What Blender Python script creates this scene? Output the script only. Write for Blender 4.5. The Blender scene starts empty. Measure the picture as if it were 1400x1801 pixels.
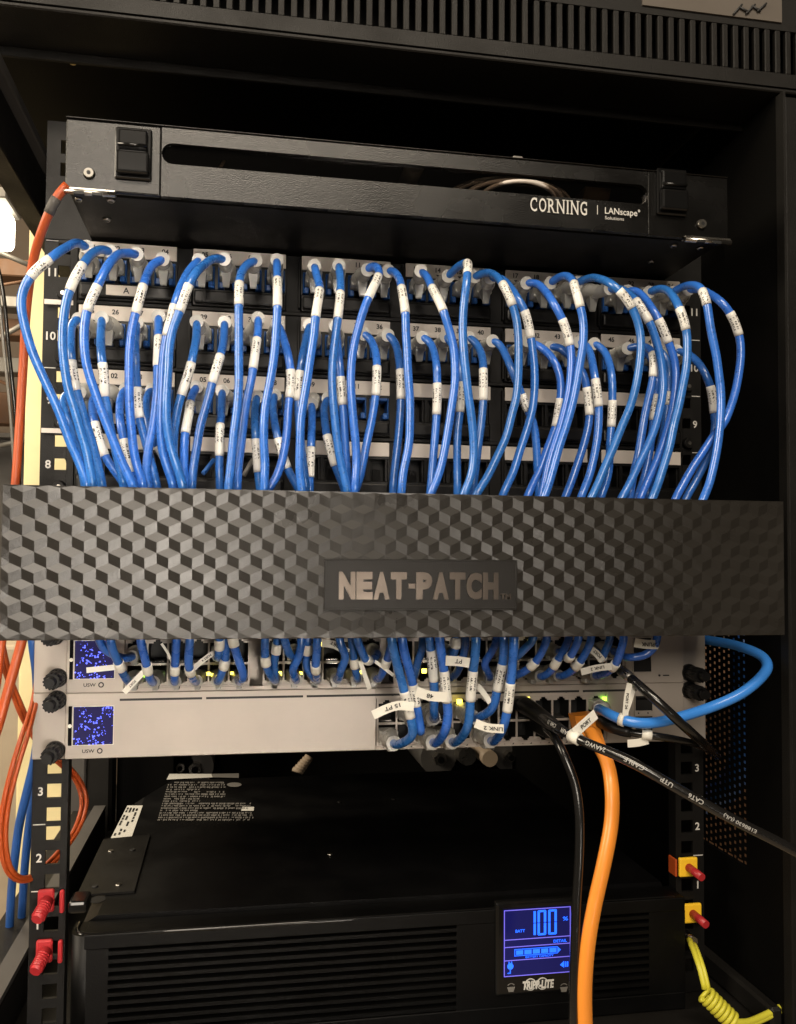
import bpy, bmesh, math, random
from mathutils import Vector, Matrix
random.seed(7)
SC = bpy.context.scene
COL = SC.collection
U = 0.04445                      # one rack unit
PI = math.pi

# ------------------------------------------------------------------ camera solution
CAM = Vector((-.1094, -.5602, .2929)); YAW, PIT, ROL, F = .1559, .0344, .0087, 1369.75
SX, SY = -60.66, 34.24
cy, sy, cp, sp = math.cos(YAW), math.sin(YAW), math.cos(PIT), math.sin(PIT)
FW = Vector((sy*cp, cy*cp, sp)); R0 = Vector((cy, -sy, 0)); U0 = R0.cross(FW)
RT = R0*math.cos(ROL) + U0*math.sin(ROL); UP = U0*math.cos(ROL) - R0*math.sin(ROL)
def ray(px, py): return FW*F + RT*(px-700-SX) - UP*(py-900.5-SY)
def at(px, py, Y):
    d = ray(px, py); return CAM + d*((Y-CAM.y)/d.y)
def atz(px, py, Z):
    d = ray(px, py); return CAM + d*((Z-CAM.z)/d.z)
def atx(px, py, X):
    d = ray(px, py); return CAM + d*((X-CAM.x)/d.x)
def pj(p):
    d = p-CAM; z = d.dot(FW); return (700+SX+F*d.dot(RT)/z, 900.5+SY-F*d.dot(UP)/z)

# ------------------------------------------------------------------ materials
def mat(name, col, rough=.5, metal=0, bump=0, bscale=900, spec=.5, coat=0, trans=0, var=0, emit=None, es=0, sss=0):
    m = bpy.data.materials.new(name); m.use_nodes = True
    nt = m.node_tree; b = nt.nodes['Principled BSDF']
    b.inputs['Base Color'].default_value = (*col, 1); b.inputs['Roughness'].default_value = rough
    b.inputs['Metallic'].default_value = metal; b.inputs['Specular IOR Level'].default_value = spec
    b.inputs['Coat Weight'].default_value = coat; b.inputs['Coat Roughness'].default_value = .12
    b.inputs['Transmission Weight'].default_value = trans
    if emit: b.inputs['Emission Color'].default_value = (*emit, 1); b.inputs['Emission Strength'].default_value = es
    tc = nt.nodes.new('ShaderNodeTexCoord')
    if bump:
        n = nt.nodes.new('ShaderNodeTexNoise'); n.inputs['Scale'].default_value = bscale; n.inputs['Detail'].default_value = 3
        nt.links.new(tc.outputs['Object'], n.inputs['Vector'])
        bp = nt.nodes.new('ShaderNodeBump'); bp.inputs['Strength'].default_value = bump; bp.inputs['Distance'].default_value = .001
        nt.links.new(n.outputs['Fac'], bp.inputs['Height']); nt.links.new(bp.outputs['Normal'], b.inputs['Normal'])
    if var:
        n2 = nt.nodes.new('ShaderNodeTexNoise'); n2.inputs['Scale'].default_value = 25; n2.inputs['Detail'].default_value = 6
        nt.links.new(tc.outputs['Object'], n2.inputs['Vector'])
        r = nt.nodes.new('ShaderNodeMapRange'); r.inputs[1].default_value = .3; r.inputs[2].default_value = .7
        r.inputs[3].default_value = max(.05, rough-var); r.inputs[4].default_value = min(1, rough+var)
        nt.links.new(n2.outputs['Fac'], r.inputs[0]); nt.links.new(r.outputs[0], b.inputs['Roughness'])
        mx = nt.nodes.new('ShaderNodeMixRGB'); mx.inputs[1].default_value = (*[c*.82 for c in col], 1); mx.inputs[2].default_value = (*[min(1, c*1.12) for c in col], 1)
        nt.links.new(n2.outputs['Fac'], mx.inputs[0]); nt.links.new(mx.outputs[0], b.inputs['Base Color'])
    return m

M = {}
M['black'] = mat('black_powder_coat', (.0062, .0058, .0054), .46, bump=.25, bscale=1600, var=.1, spec=.25)
M['wrinkle'] = mat('wrinkle_black_paint', (.0035, .0033, .0030), .26, bump=.16, bscale=1500, var=.08, spec=.45)
M['cabinet'] = mat('cabinet_steel', (.0095, .0087, .0077), .5, bump=.3, bscale=1300, var=.1, spec=.25)
M['inner'] = mat('cabinet_interior', (.003, .0028, .0025), .6, bump=.2, spec=.08)
M['plastic'] = mat('black_plastic', (.0065, .0062, .006), .38, bump=.12, bscale=700, var=.08, spec=.35)
M['gloss'] = mat('black_gloss_plastic', (.006, .006, .006), .16)
M['cover'] = mat('textured_cover_plastic', (.020, .0180, .0155), .30, bump=.08, bscale=1500, var=.04)
M['plate'] = mat('logo_plate', (.010, .009, .008), .45, bump=.15, spec=.3, bscale=1500)
M['chrome'] = mat('embossed_chrome_letters', (.085, .071, .060), .33, metal=1, var=.1)
M['dark'] = mat('port_cavity', (.004, .004, .004), .6)
M['strip'] = mat('label_strip', (.66, .60, .54), .5, var=.08)
M['ink'] = mat('black_ink', (.02, .02, .02), .6)
M['ptext'] = mat('faded_cable_print', (.36, .35, .33), .5, var=.1)
M['wink'] = mat('white_ink', (.60, .585, .55), .6)
M['jack'] = mat('blue_jack', (.015, .085, .30), .35)
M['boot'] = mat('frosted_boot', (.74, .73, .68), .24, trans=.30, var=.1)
M['bootd'] = mat('shaded_frosted_boot', (.30, .29, .25), .3, trans=.3, var=.1)  # darker copy of the boot, with the lower plugs' shade in its colour
M['tab'] = mat('clear_latch', (.60, .60, .56), .22, trans=.35)
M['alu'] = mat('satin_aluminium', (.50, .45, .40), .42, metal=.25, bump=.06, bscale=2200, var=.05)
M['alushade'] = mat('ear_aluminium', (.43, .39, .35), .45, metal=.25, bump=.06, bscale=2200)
M['steel'] = mat('steel', (.55, .52, .47), .28, metal=1, var=.1)
M['dullsteel'] = mat('dull_steel', (.20, .19, .17), .4, metal=1, var=.1)
M['gold'] = mat('brass', (.50, .40, .22), .35, metal=1)
M['orange_f'] = mat('orange_fiber', (.40, .066, .012), .42)
M['orange'] = mat('orange_cable', (.86, .29, .035), .38, coat=.15)
M['blk_cable'] = mat('black_cable', (.009, .0085, .008), .22, coat=.4, bump=.1, bscale=500)
M['lblue'] = mat('light_blue_cable', (.045, .25, .78), .33, coat=.3)
M['dblue'] = mat('background_blue_cable', (.03, .16, .55), .4)
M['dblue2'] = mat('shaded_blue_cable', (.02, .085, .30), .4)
M['yellow'] = mat('yellow_plastic', (.95, .58, .03), .4)
M['red'] = mat('red_plastic', (.42, .025, .03), .38)
M['gy'] = mat('green_yellow_wire', (.62, .58, .05), .4)
M['led_y'] = mat('yellow_led', (.8, .6, .05), .4, emit=(1, .80, .10), es=5)
M['led_g'] = mat('green_led', (.4, .8, .05), .4, emit=(.40, 1, .06), es=4)
M['tape'] = mat('white_tape', (.80, .78, .70), .45, var=.08)
M['paint_y'] = mat('yellow_painted_wood', (.80, .69, .38), .6, bump=.3, bscale=60, var=.08)
M['lamp'] = mat('lamp_glow', (1, 1, 1), .5, emit=(1, .88, .68), es=9)
M['wood'] = mat('brown_timber', (.16, .085, .045), .7, bump=.3, bscale=60, var=.1)
M['duct'] = mat('grey_duct', (.22, .21, .19), .5, metal=.3, var=.1)
M['wall'] = mat('room_wall_paint', (.13, .10, .075), .8, bump=.3, bscale=30, var=.1)
M['floor'] = mat('concrete_floor', (.40, .33, .25), .75, bump=.3, bscale=40, var=.1)
M['ceil'] = mat('dark_ceiling', (.09, .07, .055), .8, bump=.3, bscale=30)
M['sticker'] = mat('white_sticker', (.72, .71, .66), .4)
M['silver'] = mat('silver_print', (.20, .19, .175), .4)
M['smoke'] = mat('smoked_acrylic', (.75, .70, .64), .05, trans=.96)
M['ups'] = mat('battery_backup_case', (.0020, .0020, .0022), .42, bump=.15, bscale=1500, var=.08, spec=.25)
M['upsf'] = mat('battery_backup_bezel', (.0011, .0011, .0011), .45, bump=.1, bscale=900, var=.08, spec=.22)
M['floorp'] = mat('pale_concrete', (.50, .42, .31), .75, bump=.4, bscale=40, var=.1)
M['beigep'] = mat('beige_plastic', (.45, .35, .25), .5)
M['greypad'] = mat('grey_panel', (.07, .065, .06), .6, var=.1)
M['lcdline'] = mat('lcd_border', (.1, .1, .5), .4, emit=(.20, .15, .85), es=.9)
M['lcdon'] = mat('lcd_segment', (.02, .1, .8), .4, emit=(.01, .11, 1.0), es=2.0)
M['lcdbg'] = mat('lcd_background', (.008, .010, .07), .12, emit=(.003, .004, .10), es=.55)

def ink_mat(name, base, inkc, rough, coat, nu, nv, thr, u0, u1, vband, spec=.5):
    """cable sheath / wrap label: ink printed in lines running along the tube (UV = metres, turns)"""
    m = mat(name, base, rough, coat=coat, spec=spec); nt = m.node_tree; b = nt.nodes['Principled BSDF']
    uv = nt.nodes.new('ShaderNodeUVMap'); uv.uv_map = 'UVMap'
    sep = nt.nodes.new('ShaderNodeSeparateXYZ'); nt.links.new(uv.outputs[0], sep.inputs[0])
    def mt(op, a, bb):
        n = nt.nodes.new('ShaderNodeMath'); n.operation = op
        for i, v in enumerate((a, bb)):
            if isinstance(v, (int, float)): n.inputs[i].default_value = v
            elif v is not None: nt.links.new(v, n.inputs[i])
        return n.outputs[0]
    vv = mt('MULTIPLY', sep.outputs[1], nv); fl = mt('FLOOR', vv, None); fr = mt('FRACT', vv, None)
    band = mt('MULTIPLY', mt('GREATER_THAN', fr, .5-vband), mt('LESS_THAN', fr, .5+vband))
    oi = nt.nodes.new('ShaderNodeObjectInfo')
    cmb = nt.nodes.new('ShaderNodeCombineXYZ'); nt.links.new(mt('MULTIPLY', sep.outputs[0], nu), cmb.inputs[0])
    nt.links.new(mt('ADD', mt('MULTIPLY', fl, 7.3), mt('MULTIPLY', fr, 1.2)), cmb.inputs[1]); nt.links.new(mt('MULTIPLY', oi.outputs['Random'], 60), cmb.inputs[2])
    n = nt.nodes.new('ShaderNodeTexNoise'); n.inputs['Scale'].default_value = 1; n.inputs['Detail'].default_value = 1
    nt.links.new(cmb.outputs[0], n.inputs['Vector'])
    k = mt('MULTIPLY', mt('GREATER_THAN', n.outputs['Fac'], thr), band)
    if u1: k = mt('MULTIPLY', k, mt('MULTIPLY', mt('GREATER_THAN', sep.outputs[0], u0), mt('LESS_THAN', sep.outputs[0], u1)))
    mx = nt.nodes.new('ShaderNodeMixRGB'); mx.inputs[1].default_value = (*base, 1); mx.inputs[2].default_value = (*inkc, 1)
    k = mt('MULTIPLY', k, 1 if 'label' in name else .6); nt.links.new(k, mx.inputs[0])
    tc = nt.nodes.new('ShaderNodeTexCoord'); n3 = nt.nodes.new('ShaderNodeTexNoise'); n3.inputs['Scale'].default_value = 110; n3.inputs['Detail'].default_value = 5; nt.links.new(tc.outputs['Object'], n3.inputs['Vector'])
    hs = nt.nodes.new('ShaderNodeHueSaturation'); lab = 'label' in name
    nt.links.new(mt('ADD', .489 if not lab else .5, mt('MULTIPLY', oi.outputs['Random'], .012 if not lab else 0)), hs.inputs['Hue'])
    nt.links.new(mt('ADD', .64 if not lab else .86, mt('ADD', mt('MULTIPLY', n3.outputs['Fac'], .34 if not lab else .18), mt('MULTIPLY', oi.outputs['Random'], .26 if not lab else .08))), hs.inputs['Value'])
    nt.links.new(mx.outputs[0], hs.inputs['Color']); nt.links.new(hs.outputs[0], b.inputs['Base Color'])
    n4 = nt.nodes.new('ShaderNodeTexNoise'); n4.inputs['Scale'].default_value = 260; n4.inputs['Detail'].default_value = 4; nt.links.new(tc.outputs['Object'], n4.inputs['Vector'])
    bp = nt.nodes.new('ShaderNodeBump'); bp.inputs['Strength'].default_value = .22; bp.inputs['Distance'].default_value = .001; nt.links.new(n4.outputs['Fac'], bp.inputs['Height']); nt.links.new(bp.outputs['Normal'], b.inputs['Normal'])
    nt.links.new(mt('ADD', rough-.08, mt('MULTIPLY', n3.outputs['Fac'], .2)), b.inputs['Roughness'])
    return m
M['jacket'] = ink_mat('blue_cable_jacket', (.032, .150, .60), (.015, .06, .26), .26, .6, 900, 3, .60, 0, 0, .12)
M['jacket2'] = ink_mat('blue_cable_jacket_darker', (.026, .115, .48), (.015, .05, .2), .26, .6, 900, 3, .60, 0, 0, .12)
M['wrap'] = ink_mat('printed_wrap_label', (.80, .79, .74), (.06, .06, .06), .35, .3, 1500, 8, .53, .0035, .0130, .28)

def dots_mat():
    m = mat('switch_screen_image', (.018, .016, .05), .13); nt = m.node_tree; b = nt.nodes['Principled BSDF']
    tc = nt.nodes.new('ShaderNodeTexCoord'); v = nt.nodes.new('ShaderNodeTexVoronoi'); v.inputs['Scale'].default_value = 700
    nt.links.new(tc.outputs['Object'], v.inputs['Vector'])
    lt = nt.nodes.new('ShaderNodeMath'); lt.operation = 'LESS_THAN'; nt.links.new(v.outputs['Distance'], lt.inputs[0])
    nz = nt.nodes.new('ShaderNodeTexNoise'); nz.inputs['Scale'].default_value = 420; nt.links.new(tc.outputs['Object'], nz.inputs['Vector']); mr = nt.nodes.new('ShaderNodeMapRange'); mr.inputs[1].default_value = .35; mr.inputs[2].default_value = .65; mr.inputs[3].default_value = .12; mr.inputs[4].default_value = .55; nt.links.new(nz.outputs['Fac'], mr.inputs[0]); nt.links.new(mr.outputs[0], lt.inputs[1])
    n = nt.nodes.new('ShaderNodeTexNoise'); n.inputs['Scale'].default_value = 130; nt.links.new(tc.outputs['Object'], n.inputs['Vector'])
    g = nt.nodes.new('ShaderNodeMath'); g.operation = 'GREATER_THAN'; g.inputs[1].default_value = .50; nt.links.new(n.outputs['Fac'], g.inputs[0])
    mu = nt.nodes.new('ShaderNodeMath'); mu.operation = 'MULTIPLY'; nt.links.new(lt.outputs[0], mu.inputs[0]); nt.links.new(g.outputs[0], mu.inputs[1])
    mx = nt.nodes.new('ShaderNodeMixRGB'); mx.inputs[1].default_value = (.012, .010, .040, 1); mx.inputs[2].default_value = (.22, .28, 1.9, 1)
    nt.links.new(mu.outputs[0], mx.inputs[0]); nt.links.new(mx.outputs[0], b.inputs['Emission Color']); b.inputs['Emission Strength'].default_value = 1.3
    return m
M['dots'] = dots_mat()
def smoke():
    m = bpy.data.materials.new('smoked_window'); m.use_nodes = True; nt = m.node_tree; nt.nodes.clear()
    o = nt.nodes.new('ShaderNodeOutputMaterial'); t = nt.nodes.new('ShaderNodeBsdfTransparent'); t.inputs[0].default_value = (.68, .64, .60, 1)
    g = nt.nodes.new('ShaderNodeBsdfGlossy'); g.inputs['Roughness'].default_value = .08; f = nt.nodes.new('ShaderNodeFresnel'); f.inputs[0].default_value = 1.45
    mx = nt.nodes.new('ShaderNodeMixShader'); nt.links.new(f.outputs[0], mx.inputs[0]); nt.links.new(t.outputs[0], mx.inputs[1]); nt.links.new(g.outputs[0], mx.inputs[2]); nt.links.new(mx.outputs[0], o.inputs[0]); return m
M['smoke'] = smoke()

# ------------------------------------------------------------------ mesh builder
ORG = {}
GL = {}
def glyphs(s, bold=0.0, spacing=1.0):
    k = (s, bold, spacing)
    if k in GL: return GL[k]
    c = bpy.data.curves.new('lettering_curve', 'FONT'); c.body = s; c.size = 1; c.offset = bold; c.space_character = spacing; c.resolution_u = 3
    o = bpy.data.objects.new('lettering_source', c); COL.objects.link(o)
    dg = bpy.context.evaluated_depsgraph_get(); dg.update()
    me = bpy.data.meshes.new_from_object(o.evaluated_get(dg))
    vs = [v.co.copy() for v in me.vertices]; fs = [tuple(p.vertices) for p in me.polygons]
    bpy.data.objects.remove(o); bpy.data.curves.remove(c); bpy.data.meshes.remove(me)
    if vs:
        x0 = min(v.x for v in vs); x1 = max(v.x for v in vs); y0 = min(v.y for v in vs); y1 = max(v.y for v in vs)
        vs = [Vector(((v.x-x0), (v.y-y0), 0)) for v in vs]; GL[k] = (vs, fs, x1-x0, y1-y0)
    else: GL[k] = ([], [], 1, 1)
    return GL[k]

class MB:
    def __init__(s, *mats): s.b = bmesh.new(); s.m = [M[x] if isinstance(x, str) else x for x in mats]; s.uv = s.b.loops.layers.uv.new('UVMap')
    def faces(s, fs, mi=0, smooth=False):
        for f in fs: f.material_index = mi; f.smooth = smooth
    def box(s, x0, x1, y0, y1, z0, z1, mi=0, bev=0, seg=1):
        r = bmesh.ops.create_cube(s.b, size=1, matrix=Matrix.Translation(((x0+x1)/2, (y0+y1)/2, (z0+z1)/2)) @ Matrix.Diagonal((abs(x1-x0), abs(y1-y0), abs(z1-z0), 1)))
        vs = r['verts']; fs = {f for v in vs for f in v.link_faces}
        s.faces(fs, mi)
        if bev:
            es = {e for v in vs for e in v.link_edges}
            rr = bmesh.ops.bevel(s.b, geom=list(es), offset=bev, segments=seg, affect='EDGES', profile=.5)
            s.faces(rr['faces'], mi)
        return vs
    def hexa(s, pts, mi=0):           # 8 points: bottom loop 4, top loop 4
        v = [s.b.verts.new(p) for p in pts]
        for q in ((3, 2, 1, 0), (4, 5, 6, 7), (0, 1, 5, 4), (1, 2, 6, 5), (2, 3, 7, 6), (3, 0, 4, 7)):
            s.faces([s.b.faces.new([v[i] for i in q])], mi)
    def quad(s, pts, mi=0): s.faces([s.b.faces.new([s.b.verts.new(p) for p in pts])], mi)
    def cyl(s, p0, p1, r0, r1=None, mi=0, n=20, smooth=True, cap=True):
        p0 = Vector(p0); p1 = Vector(p1); r1 = r0 if r1 is None else r1
        d = (p1-p0).normalized(); a = d.orthogonal().normalized(); b = d.cross(a)
        l0 = [s.b.verts.new(p0+(a*math.cos(t)+b*math.sin(t))*r0) for t in [2*PI*i/n for i in range(n)]]
        l1 = [s.b.verts.new(p1+(a*math.cos(t)+b*math.sin(t))*r1) for t in [2*PI*i/n for i in range(n)]]
        for i in range(n): s.faces([s.b.faces.new((l0[i], l0[(i+1) % n], l1[(i+1) % n], l1[i]))], mi, smooth)
        if cap: s.faces([s.b.faces.new(l0[::-1]), s.b.faces.new(l1)], mi)
    def tube(s, P, r, mi=0, n=14, s0=0, cap=True, squash=None):
        """P: dense points; r: radius or list; uv = (arclength, angle/2pi)"""
        N = len(P); rs = r if isinstance(r, (list, tuple)) else [r]*N
        T = [(P[min(i+1, N-1)]-P[max(i-1, 0)]).normalized() for i in range(N)]
        a = T[0].orthogonal().normalized(); ref = Vector((0, -1, 0)); a = (ref - T[0]*ref.dot(T[0]))
        a = a.normalized() if a.length > .05 else T[0].orthogonal().normalized()
        rings = []; L = s0; prev = None
        for i in range(N):
            a = (a - T[i]*a.dot(T[i])).normalized(); b = T[i].cross(a)
            if prev is not None: L += (P[i]-prev).length
            prev = P[i]
            ring = []
            for k in range(n):
                t = 2*PI*k/n; q = 1
                ring.append(s.b.verts.new(P[i] + (a*math.cos(t)*(squash or 1) + b*math.sin(t))*rs[i]))
            rings.append((ring, L))
        for i in range(N-1):
            (A, la), (B, lb) = rings[i], rings[i+1]
            for k in range(n):
                f = s.b.faces.new((A[k], A[(k+1) % n], B[(k+1) % n], B[k])); f.smooth = True; f.material_index = mi
                for lp, uv in zip(f.loops, ((la, k/n), (la, (k+1)/n), (lb, (k+1)/n), (lb, k/n))): lp[s.uv].uv = uv
        if cap: s.faces([s.b.faces.new(rings[0][0][::-1]), s.b.faces.new(rings[-1][0])], mi)
    def prism(s, poly, y0, y1, mi=0):     # poly of (x,z), extruded along y
        A = [s.b.verts.new((x, y0, z)) for x, z in poly]; B = [s.b.verts.new((x, y1, z)) for x, z in poly]; n = len(poly)
        fs = [s.b.faces.new(A), s.b.faces.new(B[::-1])]+[s.b.faces.new((A[i], B[i], B[(i+1) % n], A[(i+1) % n])) for i in range(n)]
        s.faces(fs, mi)
    def text(s, body, o, h, w=None, ex=Vector((1, 0, 0)), ez=Vector((0, 0, 1)), mi=0, bold=0, thick=0, centre=False, shear=0):
        vs, fs, W, H = glyphs(body, bold); o = Vector(o); w = w or h*W/H
        nrm = ex.cross(ez)  # points away from text front? front = -nrm... for ex=X, ez=Z : X x Z = -Y (towards camera)
        def P(v, d):
            x = v.x/W*w; y = v.y/H*h
            if centre: x -= w/2; y -= h/2
            return o + ex*(x+y*shear) + ez*y + nrm*d
        A = [s.b.verts.new(P(v, thick)) for v in vs]
        for f in fs:
            try: s.faces([s.b.faces.new([A[i] for i in f])], mi)
            except ValueError: pass
        if thick:
            cnt = {}
            for f in fs:
                for i in range(len(f)):
                    e = (f[i], f[(i+1) % len(f)]); cnt[e] = 1
            B = [s.b.verts.new(P(v, 0)) for v in vs]
            for (i, j) in list(cnt):
                if (j, i) not in cnt: s.faces([s.b.faces.new((A[j], A[i], B[i], B[j]))], mi)
    def build(s, name, parent=None, keep=True):
        me = bpy.data.meshes.new(name)
        o = bpy.data.objects.new(name, me); COL.objects.link(o)
        if parent is not None:
            off = ORG[parent]; o.parent = parent; ORG[o] = off
        else:
            # origin at the middle of the footprint
            vs = [v.co for v in s.b.verts]
            off = Vector(((min(v.x for v in vs)+max(v.x for v in vs))/2, (min(v.y for v in vs)+max(v.y for v in vs))/2, min(v.z for v in vs)))
            o.location = off; ORG[o] = off
        bmesh.ops.recalc_face_normals(s.b, faces=s.b.faces[:]) if keep else None
        for v in s.b.verts: v.co -= off
        s.b.to_mesh(me); s.b.free()
        for m in s.m: me.materials.append(m)
        return o
def thing(name, label, cat, loc, group=None):
    o = bpy.data.objects.new(name, None); COL.objects.link(o); o.location = loc; ORG[o] = Vector(loc); o.empty_display_size = .01
    o['label'] = label; o['category'] = cat
    if group: o['group'] = group
    return o
def tag(o, label, cat, group=None):
    o['label'] = label; o['category'] = cat
    if group: o['group'] = group
    return o
def struct(o): o['kind'] = 'structure'; return o

def smooth_path(C, step=.0022):
    """centripetal Catmull-Rom through control points, dense"""
    P = [C[0]*2-C[1]]+C+[C[-1]*2-C[-2]]; out = []
    for i in range(1, len(P)-2):
        p0, p1, p2, p3 = P[i-1:i+3]
        t0 = 0; t1 = t0+max(1e-5, (p1-p0).length**.5); t2 = t1+max(1e-5, (p2-p1).length**.5); t3 = t2+max(1e-5, (p3-p2).length**.5)
        n = max(2, int((p2-p1).length/step))
        for k in range(n):
            t = t1+(t2-t1)*k/n
            A1 = p0*((t1-t)/(t1-t0))+p1*((t-t0)/(t1-t0)); A2 = p1*((t2-t)/(t2-t1))+p2*((t-t1)/(t2-t1)); A3 = p2*((t3-t)/(t3-t2))+p3*((t-t2)/(t3-t2))
            B1 = A1*((t2-t)/(t2-t0))+A2*((t-t0)/(t2-t0)); B2 = A2*((t3-t)/(t3-t1))+A3*((t-t1)/(t3-t1))
            out.append(B1*((t2-t)/(t2-t1))+B2*((t-t1)/(t2-t1)))
    out.append(C[-1]); return out
def relax(P, it=3):
    for _ in range(it): P = [P[0]]+[(P[i-1]+P[i]*2+P[i+1])/4 for i in range(1, len(P)-1)]+[P[-1]]
    return P

# ================================================================== setting: room
def room():
    b = MB('floor'); b.box(-3.5, 3.5, -3.2, 3.6, -1.02, -.95); struct(b.build('floor'))
    b = MB('wall'); b.box(-3.5, 3.5, 3.6, 3.7, -.95, 2.3)
    b.build('back_wall')['kind'] = 'structure'
    b = MB('ceil'); b.box(-3.5, 3.5, -3.2, 3.7, 2.3, 2.4); struct(b.build('ceiling'))
    # yellow painted post behind the left rail
    a = at(44, 700, .6).x; c = at(126, 700, .6).x
    b = MB('paint_y'); b.box(a, c, .60, .66, -.95, 2.295, bev=.003)
    for z in (.1, .62, 1.0): b.cyl((a+.025, .5985, z), (a+.025, .6, z), .003)
    tag(b.build('timber_post'), 'pale yellow painted post standing behind the left rail', 'post')
    # bright work lamp behind at left
    p = at(-40, 395, 1.6)
    L = thing('ceiling_lamp', 'bright warm white lamp glowing at the left edge of the photo', 'lamp', p)
    b = MB('lamp'); b.box(p.x-.12, p.x+.086, 1.55, 1.65, p.z-.055, p.z+.045, bev=.02, seg=3); b.build('diffuser', L)
    b = MB('duct'); b.box(p.x-.14, p.x+.092, 1.53, 1.67, p.z+.047, p.z+.075, bev=.004)
    b.cyl((p.x-.05, 1.6, p.z+.07), (p.x-.05, 1.6, 2.29), .006); b.build('housing', L)
    # timbers and pipes hanging under the ceiling
    for i, (y0, y1, Y, m, nm, lab) in enumerate([(455, 485, 2.2, 'wood', 'timber_joist', 'brown timber joist just below the bright lamp'), (520, 540, 2.5, 'duct', 'ceiling_pipe', 'pale pipe running across behind the timber joists'),
                                     (560, 590, 2.4, 'wood', 'timber_joist', 'reddish timber joist at left, middle of the joists'), (628, 655, 2.7, 'duct', 'ceiling_pipe', 'grey pipe under the reddish timber joist'),
                                     (690, 745, 3.0, 'wood', 'timber_joist', 'lowest brown timber joist behind the orange cord')]):
        q0 = at(20, y0, Y); q1 = at(20, y1, Y)
        b = MB(m); b.box(q0.x-1.3, q0.x+.45, Y, Y+.09, q1.z, q0.z, bev=.004)
        tag(b.build(nm), lab, 'joist' if m == 'wood' else 'pipe')
    for i, (a, c, Y, r, m, lab) in enumerate((((-20,436),(60,470),2.0,.008,'duct','pale conduit slanting just under the bright lamp'),((-20,505),(60,492),2.1,.005,'wood','thin brown conduit rising to the right under the lamp'),((-30,610),(60,560),2.3,.009,'duct','grey conduit slanting up between the reddish joist and the pipe'),((-20,660),(60,700),2.6,.006,'wood','thin dark conduit above the lowest joist'),((-30,790),(60,770),3.0,.010,'duct','grey conduit along the top of the dim cabinet'))):
        b = MB(m); b.cyl(at(*a, Y), at(*c, Y), r, n=10); tag(b.build('conduit'), lab, 'conduit')
    # grey cabinet low in the background
    q0 = at(0, 770, 3.2); q1 = at(30, 1140, 3.2)
    b = MB('greypad', 'duct'); b.box(q0.x-.8, q1.x+.02, 3.2, 3.5, q1.z, q0.z, bev=.01); b.box(q0.x-.8, q1.x+.03, 3.18, 3.5, q0.z, q0.z+.02, mi=1)
    tag(b.build('storage_cabinet'), 'dim grey cabinet far behind at the left edge', 'cabinet')
    # pale concrete plinth low at the left
    q0 = at(34, 1135, 1.5); q1 = at(-300, 1135, 1.5)
    b = MB('floorp'); b.box(q1.x, q0.x+.02, 1.5, 2.4, -.95, q0.z, bev=.01, seg=2); tag(b.build('concrete_plinth'), 'pale rough concrete plinth low at the left edge behind the rack', 'plinth')
    # slanting black wire
    P = smooth_path([at(-30, 380, .9), at(3, 500, .9), at(14, 600, .92), at(28, 745, .95), at(36, 900, 1.0), at(40, 1100, 1.0)], .01)
    b = MB('blk_cable'); b.tube(P, .0035, n=8); tag(b.build('hanging_wire'), 'thin black wire slanting down left of the orange fibre', 'wire')
    b = MB('duct'); b.tube([p+Vector((-.016, .03, 0)) for p in P], .003, n=8); tag(b.build('hanging_wire'), 'thin grey wire slanting beside the black one', 'wire')
room()

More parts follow.
